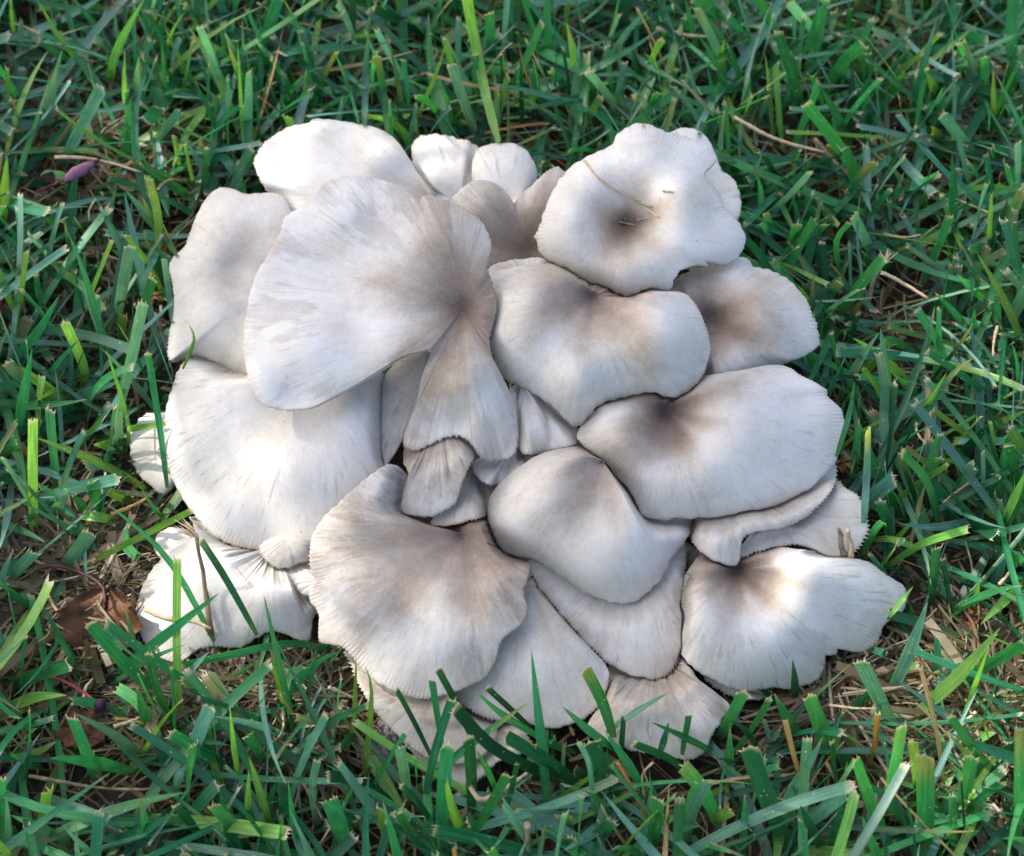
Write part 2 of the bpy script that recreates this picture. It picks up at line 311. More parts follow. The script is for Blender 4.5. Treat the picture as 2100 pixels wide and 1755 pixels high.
cap('T', [(970, 945), (1000, 935), (1040, 920), (1075, 915), (1098, 932), (1065, 962), (1030, 988), (1010, 992), (988, 984), (975, 970)],
    (1055, 905), 0.058, (-0.1, -0.5), dip=0, rim=4, pig=0.15, pr=0.7, wet=0.2, label='small white cap edge under the tongue-shaped cap')
cap('R', [(960, 935), (985, 960), (1010, 985), (1022, 1005), (1000, 1050), (960, 1065), (920, 1076), (885, 1071), (900, 1045), (920, 1015), (930, 970)],
    (975, 940), 0.056, (0.0, -0.55), dip=0, rim=3, pig=0.34, pr=0.8, wet=0.2, base=0.2, label='small grey-buff cap behind the trumpet-shaped cap')
cap('M', [(834, 972), (822, 956, 1), (800, 951, 1), (776, 963, 1), (740, 991, 1), (700, 1027, 1), (669, 1055, 1), (649, 1083, 1), (639, 1114), (637, 1146), (641, 1170), (649, 1190), (636, 1206), (637, 1230), (655, 1258), (653, 1290), (657, 1313), (681, 1319), (704, 1325), (724, 1345), (740, 1369), (768, 1393), (804, 1413), (836, 1425), (876, 1429), (919, 1419), (959, 1405), (991, 1389), (1011, 1361), (1022, 1325), (1032, 1303), (1060, 1285), (1075, 1265), (1080, 1243), (1070, 1215), (1080, 1180), (1084, 1152), (1065, 1142), (1045, 1135), (1020, 1100), (1010, 1060), (985, 1020), (940, 990), (880, 985), (850, 988)],
    (948, 1095), 0.052, (-0.12, -0.42), dip=6, rim=3, pig=0.76, pr=0.66, wet=0.9, base=0.34, sk=0.9, bumps=[(740, 1240, 80, 4), (720, 1080, 60, 3), (900, 1320, 70, 3), (1010, 1210, 40, 2.5), (820, 1180, 60, -2), (960, 1250, 40, -2)], label='grey-brown funnel cap with frilled tan margin and mottled wet streaks')
cap('F', [(1083, 1150), (1100, 1190), (1130, 1230), (1160, 1265), (1190, 1300), (1220, 1330), (1260, 1365), (1300, 1382), (1345, 1388), (1375, 1370), (1392, 1330), (1396, 1280), (1393, 1220), (1402, 1170), (1400, 1110), (1340, 1090), (1250, 1085), (1150, 1100), (1100, 1120)],
    (1300, 1115), 0.037, (0.02, -0.40), dip=0, rim=6, pig=0.26, pr=0.7, wet=0.7, base=0.08, bumps=[(1290, 1300, 70, 2)], label='white cap with exposed comb of gills along its slanting edge', teeth=3.0)
cap('H1', [(1415, 1080), (1418, 1100), (1435, 1125), (1465, 1145), (1490, 1155), (1510, 1155), (1518, 1138), (1517, 1112), (1527, 1095), (1560, 1086), (1600, 1080), (1640, 1065), (1680, 1030), (1705, 1000), (1712, 975), (1710, 950), (1680, 920), (1600, 920), (1500, 940), (1430, 1010)],
    (1490, 990), 0.052, (0.12, -0.3), dip=0, rim=4, pig=0.32, pr=0.8, wet=0.4, base=0.12, bumps=[(1470, 1110, 40, 3), (1620, 1020, 50, 2)], label='pale shelf cap with drooping lobe directly below the wide creased cap', teeth=1.6)
cap('H2', [(1515, 1140), (1530, 1105), (1590, 1050), (1690, 985), (1740, 1005), (1765, 1028), (1776, 1070), (1770, 1100), (1745, 1130), (1705, 1138), (1668, 1124), (1630, 1113), (1580, 1120), (1550, 1128)],
    (1580, 1035), 0.042, (0.15, -0.25), dip=0, rim=3, pig=0.30, pr=0.8, wet=0.3, base=0.12, label='lower pale shelf cap with scalloped gill edge turned up', teeth=2.4)
cap('G', [(1389, 1232), (1403, 1186), (1426, 1149), (1463, 1121), (1546, 1112), (1592, 1121), (1665, 1129), (1707, 1136), (1748, 1144), (1785, 1153), (1799, 1165), (1831, 1188), (1852, 1199), (1859, 1227), (1852, 1250), (1838, 1262), (1810, 1282), (1803, 1305), (1790, 1324), (1767, 1337), (1739, 1333), (1718, 1328), (1712, 1342), (1693, 1343), (1688, 1374), (1675, 1393), (1652, 1402), (1619, 1411), (1583, 1407), (1546, 1415), (1504, 1411), (1467, 1393), (1426, 1370), (1401, 1342), (1392, 1319), (1396, 1287)],
    (1512, 1168), 0.046, (0.20, -0.40), dip=12, rim=13, pig=0.88, pr=0.34, wet=0.7, sk=1.1, base=0.04, bumps=[(1640, 1165, 70, 6), (1460, 1240, 60, 4), (1590, 1300, 60, 2), (1760, 1260, 50, -1.5), (1520, 1230, 35, -1.5)], label='sunlit cap with dark brown pit, torn notch in its rim, lying in the grass', dome=4)
cap('K', [(450, 385), (420, 410), (396, 459), (381, 501), (357, 526), (347, 547), (355, 585), (357, 634), (347, 692), (346, 726), (355, 739), (372, 735, -4), (394, 724, -5), (440, 738, -6), (520, 770, -6), (580, 730), (615, 620), (625, 500), (595, 430), (580, 405), (555, 395), (530, 397), (500, 397), (475, 387)],
    (560, 560), 0.053, (-0.24, -0.12), dip=3, rim=7, pig=0.26, pr=0.9, wet=0.2, sk=0.4, base=0.12, bumps=[(430, 480, 60, 5), (420, 640, 60, 4), (480, 560, 45, -3)], label='buff grey cap bulging out beside the largest fan-shaped cap', dome=3)
cap('L', [(522, 337), (530, 311), (545, 291), (568, 274), (595, 259), (622, 255), (637, 250), (644, 243), (683, 246), (728, 253), (774, 263), (805, 280), (827, 307), (846, 337), (862, 364), (890, 395), (900, 450), (800, 480), (700, 480), (610, 455), (589, 436), (583, 413), (553, 394), (538, 372)],
    (880, 405), 0.066, (-0.18, -0.06), dip=4, rim=5, pig=0.36, pr=0.5, wet=0.15, sk=0.7, base=0.04, bumps=[(640, 320, 90, 3), (780, 310, 50, 3), (720, 290, 40, -1.5)], label='smooth sunlit cream cap behind the largest fan-shaped cap', dome=3)
cap('P', [(930, 410), (947, 388), (972, 372), (1002, 371), (1027, 384), (1047, 405), (1053, 420, -2), (1061, 405), (1091, 380), (1121, 352), (1150, 346), (1180, 400), (1180, 470), (1160, 530), (1134, 538), (1060, 548), (998, 555), (960, 525), (930, 460)],
    (1080, 510), 0.070, (0.0, -0.22), dip=6, rim=2, pig=0.74, pr=0.55, wet=0.5, base=0.15, bumps=[(985, 420, 40, 3), (1110, 420, 40, 3), (1050, 470, 40, -2)], label='grey-brown cap with heart-shaped notched rim in the middle of the back row')
cap('O', [(972, 322), (990, 300), (1030, 293), (1060, 297), (1080, 310), (1095, 335), (1101, 365), (1085, 395), (1050, 430), (1000, 430), (975, 390), (968, 350)],
    (1040, 425), 0.058, (0.05, 0.02), dip=0, rim=4, pig=0.2, pr=0.6, wet=0.1, label='small cream cap behind the notched grey-brown cap', dome=3)
cap('N', [(843, 310), (855, 283), (885, 275), (920, 279), (955, 288), (980, 302), (1000, 330), (995, 400), (950, 430), (900, 420), (870, 390), (850, 345)],
    (940, 415), 0.054, (-0.05, 0.04), dip=0, rim=4, pig=0.22, pr=0.6, wet=0.1, label='cream cap squeezed between the smooth sunlit cap and a smaller one', dome=3)
cap('U', [(790, 770), (840, 725), (885, 725), (868, 780), (858, 835), (835, 870), (818, 890), (803, 945), (788, 945), (783, 890), (784, 830)],
    (870, 730), 0.060, (-0.2, -0.4), dip=0, rim=3, pig=0.34, pr=0.8, wet=0.2, base=0.15, label='half-hidden pale cap curling in the shade under the slit')
cap('W', [(534, 1118), (547, 1146), (566, 1161), (590, 1160), (612, 1152), (637, 1143), (630, 1110), (570, 1100)],
    (590, 1105), 0.036, (-0.1, -0.5), dip=0, rim=3, pig=0.2, pr=0.6, wet=0.0, pleat=0.16, wave=0.4, label='tiny crumpled cap edge showing pleated gills under the smooth white cap', teeth=2.0)
cap('J', [(352, 800), (342, 830), (338, 870), (340, 920), (350, 970), (375, 1020), (400, 1055), (440, 1095), (480, 1115), (530, 1125), (570, 1135), (600, 1138), (640, 1138), (710, 1110), (765, 1040), (788, 970), (786, 930), (783, 850), (787, 790), (780, 760), (740, 720), (640, 690), (540, 690), (450, 700), (400, 728), (368, 755)],
    (640, 755), 0.054, (-0.24, -0.30), dip=2, rim=8, pig=0.24, pr=0.7, wet=0.2, base=0.05, bumps=[(470, 860, 110, 5), (640, 960, 90, 3), (420, 1000, 60, -2)], gap=1.3, label='big smooth white cap catching the sun below the fan-shaped cap', dome=5)
cap('X', [(608, 1192), (620, 1180), (645, 1172), (660, 1190), (655, 1218), (630, 1221), (613, 1211)],
    (660, 1190), 0.034, (-0.2, -0.4), dip=0, rim=2, pig=0.2, pr=0.6, wet=0.0, pleat=0.3, label='tiny yellowish gilled lobe beside the frilled grey-brown cap', teeth=1.6)
cap('V', [(280, 1250), (290, 1210), (310, 1170), (350, 1130), (392, 1105), (398, 1075), (392, 1058), (440, 1065), (520, 1075), (600, 1100), (650, 1150), (655, 1200), (657, 1250), (640, 1262), (636, 1300), (625, 1315), (590, 1300), (560, 1291), (530, 1302), (490, 1325), (440, 1322), (400, 1332), (370, 1358), (330, 1350), (300, 1320), (282, 1285)],
    (560, 1120), 0.034, (-0.22, -0.34), dip=0, rim=7, pig=0.28, pr=0.55, wet=0.2, base=0.06, sk=1.1, bumps=[(380, 1180, 60, 3), (560, 1210, 50, 3), (470, 1270, 40, -2), (340, 1290, 40, 2)], label='low white cap striped by blade shadows, brown dry leaf beside it', dome=4)
cap('Z', [(1085, 1180), (1130, 1225), (1190, 1300), (1235, 1340), (1253, 1370), (1247, 1410), (1225, 1450), (1190, 1475), (1140, 1490), (1090, 1482), (1040, 1478), (990, 1465), (945, 1437), (930, 1405), (960, 1330), (1020, 1240)],
    (1090, 1200), 0.036, (0.0, -0.45), dip=0, rim=4, pig=0.44, pr=0.55, wet=0.4, base=0.14, bumps=[(1100, 1360, 90, 3)], label='fan-shaped white cap with finely pleated edge below the frilled grey-brown cap', teeth=1.3)
cap('CC', [(1246, 1374), (1242, 1411), (1223, 1457), (1205, 1495), (1270, 1528), (1338, 1542), (1408, 1554), (1444, 1540), (1458, 1508), (1481, 1471), (1498, 1443), (1477, 1425), (1431, 1397), (1398, 1350), (1350, 1310), (1290, 1320)],
    (1340, 1345), 0.030, (0.05, -0.40), dip=0, rim=4, pig=0.42, pr=0.7, wet=0.5, base=0.2, sk=1.4, bumps=[(1320, 1450, 60, 3), (1410, 1440, 30, -3)], label='lowest buff cap with folded side, grass standing in front of it', wave=2)
cap('AA', [(708, 1335), (722, 1360), (735, 1395), (760, 1440), (790, 1480), (810, 1500), (850, 1535), (900, 1560), (960, 1560), (1005, 1530), (1015, 1480), (960, 1420), (860, 1400), (770, 1370), (735, 1345)],
    (900, 1390), 0.030, (-0.1, -0.4), dip=0, rim=3, pig=0.42, pr=0.9, wet=0.4, base=0.26, label='dull grey-buff cap half hidden under the frilled cap, behind tall blades', teeth=1.6)
cap('BB', [(828, 1508), (850, 1545), (880, 1570), (920, 1590), (950, 1612), (985, 1592), (1020, 1560), (1080, 1535), (1060, 1480), (960, 1460), (880, 1470)],
    (970, 1480), 0.022, (0.0, -0.4), dip=0, rim=3, pig=0.30, pr=0.8, wet=0.3, base=0.15, label='lowest white cap poking from the bottom of the cluster into the grass')
cap('DD', [(1445, 1385), (1500, 1424), (1550, 1432), (1582, 1420), (1570, 1380), (1500, 1360)],
    (1510, 1375), 0.030, (0.05, -0.4), dip=0, rim=2, pig=0.25, pr=0.8, wet=0.2, label='thin cap edge showing under the sunlit cap with the torn rim')
cap('Y', [(266, 905), (276, 870), (300, 850), (335, 845), (375, 880), (380, 950), (345, 1005), (330, 1010), (300, 985), (275, 955)],
    (365, 910), 0.022, (-0.3, -0.2), dip=0, rim=4, pig=0.22, pr=0.6, wet=0.2, label='small separate white cap low in the grass beside the big smooth one')
cap('FF', [(316, 1115), (328, 1092), (355, 1082), (385, 1090), (400, 1120), (350, 1150), (325, 1138)],
    (385, 1110), 0.018, (-0.2, -0.3), dip=0, rim=2, pig=0.15, pr=0.6, wet=0.1, label='small white cap corner above the low striped cap')

S4 = 4.0
GW, GH = int(W0 / S4) + 2, int(H0 / S4) + 2
DBUF = np.full((GH, GW), np.inf)
FOOT = np.zeros((400, 400), bool)             # 2 mm cells, cluster footprint on the ground
def buf_at(px, py):
    i = np.clip((py / S4).astype(int), 0, GH - 1); j = np.clip((px / S4).astype(int), 0, GW - 1)
    return DBUF[i, j]
def blur2(a, it):
    for _ in range(it):
        a = (np.roll(a, 1, 1) + 2 * a + np.roll(a, -1, 1)) / 4
        p = np.vstack([a[:1], a, a[-1:]]); a = (p[:-2] + 2 * p[1:-1] + p[2:]) / 4
    return a
def dil2(a, it):
    for _ in range(it):
        a = np.maximum(a, np.maximum(np.roll(a, 1, 1), np.roll(a, -1, 1)))
        p = np.vstack([a[:1], a, a[-1:]]); a = np.maximum(a, np.maximum(p[:-2], p[2:]))
    return a
CTR = at_z(1010, 800, 0.0)
CAP_INFO = {}; STEMS = []; OUTL = {}; IDBUF = np.full((GH, GW), -1)
def build_cap(q, order):
    r0 = np.random.default_rng(100 + order)
    O = np.array([(*p, 0.0) if len(p) == 2 else p for p in q['o']], float)
    _, L = crom(O, 64)
    ng = int(np.clip(L / 8.5, 14, 190)); NT = ng * (6 if q['pleat'] else 3); NR = int(np.clip(L / 26, 14, 46))
    C, L = crom(O, NT)
    s = np.arange(NT) / NT
    # a slightly irregular margin
    jit = sum(r0.normal() * np.sin(2 * math.pi * (k * s + r0.random())) for k in r0.integers(int(L / 90) + 2, int(L / 18) + 4, 7)) * 0.42
    c = np.array(q['c'], float)
    out = C[:, :2] - c; dist = np.linalg.norm(out, axis=1)
    C[:, :2] += out / dist[:, None] * np.minimum(jit, dist * 0.1)[:, None]
    out = C[:, :2] - c; dist = np.linalg.norm(out, axis=1); a0 = np.unwrap(np.arctan2(out[:, 1], out[:, 0]))
    sg = 1.0 if a0[-1] > a0[0] else -1.0
    am = np.maximum.accumulate(a0 * sg); a2 = np.minimum.accumulate((a0 * sg)[::-1])[::-1]
    am = 0.5 * (am + a2)
    lin = a0[0] * sg + 2 * math.pi * np.arange(NT) / NT; dv = am - lin
    for _ in range(3): dv = sum(np.roll(dv, k_) for k_ in range(-3, 4)) / 7
    am = lin + dv; stp = np.maximum(np.diff(np.append(am, am[0] + 2 * math.pi)), 0.12 * 2 * math.pi / NT); stp *= 2 * math.pi / stp.sum()
    am = (am[0] + np.concatenate([[0], np.cumsum(stp)[:-1]])) * sg
    if abs(abs(a0[-1] - a0[0]) - 2 * math.pi) < 0.8:
        C[:, 0] = c[0] + dist * np.cos(am); C[:, 1] = c[1] + dist * np.sin(am)
    rr = np.linspace(0, 1, NR) ** 0.85; rr[0] = 0.015
    px = c[0] + rr[:, None] * (C[:, 0] - c[0]); py = c[1] + rr[:, None] * (C[:, 1] - c[1])
    n = norm(np.array([q['t'][0], q['t'][1], 1.0]))
    P0 = at_z(c[0], c[1], q['z'])
    mm = 0.001
    out = C[:, :2] - c; ang = np.unwrap(np.arctan2(out[:, 1], out[:, 0])); ang = (ang - ang[0]) / (2 * math.pi)
    R, Sg = np.meshgrid(rr, ang, indexing='ij')
    dpx = np.hypot(px - c[0], py - c[1]); size = math.sqrt(np.mean(dist ** 2))
    ga = ang * 2 * math.pi; dA = np.angle(np.exp(1j * (ga[:, None] - ga[None]))); wg = np.exp(-(dA / 0.26) ** 2) * (np.abs(np.gradient(ga)) + 1e-4)[None]
    ds = (wg * dist[None]).sum(1) / wg.sum(1)
    Rs = np.minimum(dpx / np.maximum(ds, 1e-6), 1.12)    # radius against the smoothed outline, so notches do not crease the whole cap
    dm = dpx / 260.0                                     # distance from the pit in units of about 5 cm
    h = -q['dip'] * np.exp(-(dm / 0.32) ** 2) - q['dip'] * 0.35 * np.exp(-(dm / 0.10) ** 2)
    h -= q['rim'] * Rs ** 3.2
    h += q['dome'] * np.sin(np.clip(Rs, 0, 1) * math.pi * 0.9)
    h += C[None, :, 2] * (R ** 6 if np.max(np.abs(O[:, 2])) < 8 else R ** 1.3)
    for k in (2, 3, 5, 8):
        h += q['wave'] * (1.7 / k ** 1.15) * r0.normal() * np.sin(2 * math.pi * (k * Sg + r0.random() + 0.2 * Rs)) * Rs ** 2.4 * min(1.0, size / 160)
    for (bx_, by_, br_, bh_) in q['bumps']: h += bh_ * np.exp(-((px - bx_) ** 2 + (py - by_) ** 2) / br_ ** 2)
    if q.get('pleat'): h += q['pleat'] * (0.6 + 0.5 * np.sin(2 * math.pi * (3 * Sg + 0.2))) * np.sin(2 * math.pi * (round(L / 13) * Sg + 0.8 * np.sin(2 * math.pi * 2 * Sg) + 0.35 * R)) * R ** 1.2
    h += 0.7 * np.sin(px * 0.021 + order) * np.sin(py * 0.027 + 2 * order) * np.minimum(1, dm * 3)
    d = ray(px, py)
    t = (h * mm + (P0 - CAM) @ n) / (d @ n)
    # give way to whatever already lies on top
    lim = buf_at(px, py); need = np.where(np.isfinite(lim), lim + q['gap'] * 0.001 - t, 0.0)
    push = np.maximum(need, 0)
    if push.max() > 0:
        sm = blur2(dil2(push, 4), 12)
        sm = np.maximum(sm, push); sm = blur2(sm, 2); sm = np.maximum(sm, push)
        sm[0] = sm[:2].mean()
        t = t + sm
    P = CAM + d * t[..., None]
    vis = t < lim
    low = P[..., 2][vis].min() if vis.any() else 9
    # depth buffer and footprint
    ii = np.clip((py / S4).astype(int), 0, GH - 1); jj = np.clip((px / S4).astype(int), 0, GW - 1)
    tmp = np.full_like(DBUF, np.inf); np.minimum.at(tmp, (ii, jj), t)
    for _ in range(2):                                   # fill pinholes
        nb = np.minimum(np.minimum(np.roll(tmp, 1, 0), np.roll(tmp, -1, 0)), np.minimum(np.roll(tmp, 1, 1), np.roll(tmp, -1, 1)))
        cnt = sum(np.isfinite(np.roll(tmp, sft, ax)).astype(int) for sft in (1, -1) for ax in (0, 1))
        tmp = np.where(~np.isfinite(tmp) & (cnt >= 3), nb, tmp)
    IDBUF[tmp < DBUF] = order; np.minimum(DBUF, tmp, out=DBUF); OUTL[q['key']] = C[::4, :2].copy()
    fi = np.clip(((P[..., 0] + 0.4) / 0.002).astype(int), 0, 399); fj = np.clip(((P[..., 1] + 0.4) / 0.002).astype(int), 0, 399)
    FOOT[fi, fj] = True
    CAP_INFO[q['key']] = dict(c=P[0].mean(0), low=low, push=float(push.max()))
    # top, rolled margin, flesh below
    th = lambda r: (0.0012 + 0.0038 * (1 - r) ** 1.2)
    outw = norm(P[-1] - P[-4])
    rings = [P[k] for k in range(NR)]
    radv = [np.full(NT, r) for r in rr]
    tz = np.interp(s, np.linspace(0, 1, 20), np.clip(r0.normal(0.55, 0.4, 20), 0.0, 1.3))
    pat = np.tile([0.0, 1.0, 0.25], NT // 3) * r0.uniform(0.5, 1.2, NT) * tz * q['teeth']
    rings.append(P[-1] + outw * (0.0004 + 0.0009 * pat)[:, None] - n * 0.0004); radv.append(np.full(NT, 1.0))
    rings.append(P[-1] + outw * (0.0001 + 0.0004 * pat)[:, None] - n * 0.0015); radv.append(np.full(NT, 1.0))
    und = list(range(NR - 3, 0, -3)) + [0]; dn = norm(d)
    for kk in und:
        rings.append(P[kk] + (dn[kk] - 0.35 * n) * th(rr[kk])); radv.append(np.full(NT, rr[kk]))
    V = np.concatenate(rings + [P[0].mean(0)[None], (P[0].mean(0) + dn[0].mean(0) * th(0) * 1.05)[None]])
    nr = len(rings)
    i = np.arange(nr - 1)[:, None] * NT; j = np.arange(NT)[None]
    F = np.stack([i + j, i + NT + j, i + NT + (j + 1) % NT, i + (j + 1) % NT], -1).reshape(-1, 4)
    jn = np.arange(NT); a0 = nr * NT; a1 = a0 + 1; b = (nr - 1) * NT
    T1 = np.stack([np.full(NT, a0), jn, (jn + 1) % NT], -1); T2 = np.stack([np.full(NT, a1), b + (jn + 1) % NT, b + jn], -1)
    # outline runs counter-clockwise in the picture (y down) or not: orient faces towards the viewer
    area = np.sum(C[:, 0] * np.roll(C[:, 1], -1) - np.roll(C[:, 0], -1) * C[:, 1])
    if area > 0: F = F[:, ::-1]; T1 = T1[:, ::-1]; T2 = T2[:, ::-1]
    base = P[0].mean(0)
    root_loc = base * 0.45 + np.array([CTR[0], CTR[1], 0]) * 0.55; root_loc[2] = 0.0
    if q['key'] in ('Y', 'FF', 'V'): root_loc = base + np.array([0.004, 0.004, 0]); root_loc[2] = 0.0
    root = empty('mushroom', root_loc)
    tag(root, q['label'], 'mushroom', 'mushrooms grown together in one cluster')
    me = mesh_np('cap', V - root_loc, [F, T1, T2])
    rad = np.concatenate(radv + [np.zeros(2)])
    mod = 1 + 0.22 * np.sin(2 * math.pi * (2 * s + r0.random())) + 0.18 * np.sin(2 * math.pi * (5 * s + r0.random()))
    pr = q['pr'] * 262.0 * mod
    pg = [0.55 * q['base'] + (q['pig'] - 0.55 * q['base']) * np.exp(-(dpx[k] / pr) ** 1.5) for k in range(NR)]
    core = q['dip'] > 4
    if core: pg = [p + 0.22 * np.exp(-(dpx[k] / 24.0) ** 2) for k, p in enumerate(pg)]
    pg += [pg[-1]] * 2 + [np.full(NT, 0.1)] * len(und)
    attr(me, 'pig', np.concatenate(pg + [np.array([pg[0].mean(), 0.1])])); attr(me, 'rad', rad)
    attr(me, 'wet', np.full(len(V), q['wet']) * np.clip((rad - 0.25) * 2.2, 0, 1))
    attr(me, 'sk', np.full(len(V), q['sk']))
    attr(me, 'ph', np.concatenate([np.tile(np.arange(NT) * (ng / NT), nr), np.zeros(2)]))
    Lm = L * 0.00019 / (2 * math.pi)
    ca, sa = np.cos(2 * math.pi * ang) * Lm, np.sin(2 * math.pi * ang) * Lm
    rows = list(range(NR)) + [NR - 1, NR - 1] + und
    stv = [np.stack([ca + order * 0.37, sa, dpx[k] * 0.00019], -1) for k in rows]
    attr(me, 'stv', np.vstack(stv + [np.array([[order * 0.37, 0, 0]] * 2)]))
    cobj = link('cap', me, MAT_CAP, root)
    # gills: thin radial ridges under the flesh, their ends showing at the margin
    NG = 2 * ng
    idx = (np.arange(NG) * NT / NG)
    f0 = np.floor(idx).astype(int) % NT; f1 = (f0 + 1) % NT; w = (idx - np.floor(idx))[:, None]
    ksel = [int(NR * 0.25), int(NR * 0.5), int(NR * 0.72), int(NR * 0.88), NR - 1]
    ridge = (np.arange(NG) % 2 == 0)
    amp = np.interp(np.arange(NG) / NG, np.linspace(0, 1, 24), np.clip(r0.normal(0.75, 0.35, 24), 0.15, 1.4))
    amp *= r0.uniform(0.7, 1.25, NG)
    gr = []
    for kk in ksel:
        p = P[kk][f0] * (1 - w) + P[kk][f1] * w
        dep = th(rr[kk]) + 0.0003
        ex = np.where(ridge, 0.0032 * (0.35 + 0.65 * (1 - rr[kk])) + (0.0010 if kk == NR - 1 else 0.001), 0.0)
        if kk == NR - 1: p = p - n * np.where(ridge, 0.0016, 0.0011)[:, None]
        else: p = p + ((dn[kk][f0] - 0.35 * n) * dep) - n * ex[:, None]
        if kk == NR - 1:
            ow = outw[f0]
            p = p + ow * np.where(ridge, 0.0003 * q['teeth'] * amp, -0.0007)[:, None]
        gr.append(p)
    VG = np.concatenate(gr); kq = len(gr)
    i = np.arange(kq - 1)[:, None] * NG; j = np.arange(NG)[None]
    FG = np.stack([i + j, i + NG + j, i + NG + (j + 1) % NG, i + (j + 1) % NG], -1).reshape(-1, 4)
    gm = mesh_np('gills', VG - root_loc, [FG], smooth=False)
    go = link('gills', gm, MAT_GILL, root); go['kind'] = 'stuff'
    # stem
    near = P.reshape(-1, 3); near = near[np.linalg.norm(near - base, axis=1) < 0.012]
    top = base - n * (0.0035 + max(0.0, float(((base - near) @ n).max()))); bot = np.array([0, 0, -0.006]) + root_loc
    u = np.linspace(0, 1, 9)[:, None]
    ctrl = top - n * (top[2] * 0.5)
    SP = (1 - u) ** 2 * top + 2 * u * (1 - u) * ctrl + u ** 2 * bot
    k = np.clip(size / 150, 0.35, 1.0)
    SV, SF = tube(SP, k * (0.0052 + 0.0012 * np.exp(-(u[:, 0] / 0.15) ** 2) + 0.0010 * np.sin(u[:, 0] * 9)), 14)
    STEMS.append((SV, SF, root, root_loc))
    return root
for k, q in enumerate(CAPS): build_cap(q, k)
for (SV, SF, root, rl) in STEMS:
    x_, y_, d_ = project(SV); b_ = buf_at(x_, y_); hit = np.isfinite(b_) & (d_ < b_ + 0.003)
    SV[hit] = CAM + ray(x_[hit], y_[hit]) * (b_[hit] + 0.0035)[:, None]
    link('stem', mesh_np('stem', SV - rl, SF), MAT_STEM, root)
print('CAPS', {k: (round(v['low'] * 1000, 1), round(v['push'] * 1000, 1)) for k, v in CAP_INFO.items()})
#@@REST
# ------------------------------------------------------------------ unseen tree shaped to shade the lawn, crown opened along the sun patches
LIT = [(690, 300, 270, 115, .86), (450, 860, 190, 180, .82), (520, 1010, 200, 140, .78), (430, 1190, 240, 150, .9), (60, 1000, 130, 260, .95), (90, 280, 160, 180, .95),
       (1770, 1235, 200, 140, 1.0), (1990, 1400, 240, 320, 1.0), (1990, 1060, 160, 160, .95), (1610, 640, 70, 60, .5), (1600, 900, 120, 80, .45), (950, 330, 110, 60, .6), (1340, 440, 50, 40, .5),
       (1980, 100, 160, 100, .7), (330, 60, 140, 90, .7), (400, 480, 60, 60, .3), (200, 1400, 180, 110, .7), (1930, 640, 170, 160, .9), (1850, 330, 140, 100, .7), (1560, 60, 150, 70, .7),
       (1100, 90, 200, 90, .7), (160, 640, 120, 180, .9), (120, 1600, 190, 130, .75), (620, 1640, 180, 90, .6), (1300, 1690, 200, 70, .6), (1720, 1640, 140, 120, .8), (700, 120, 140, 80, .6)]
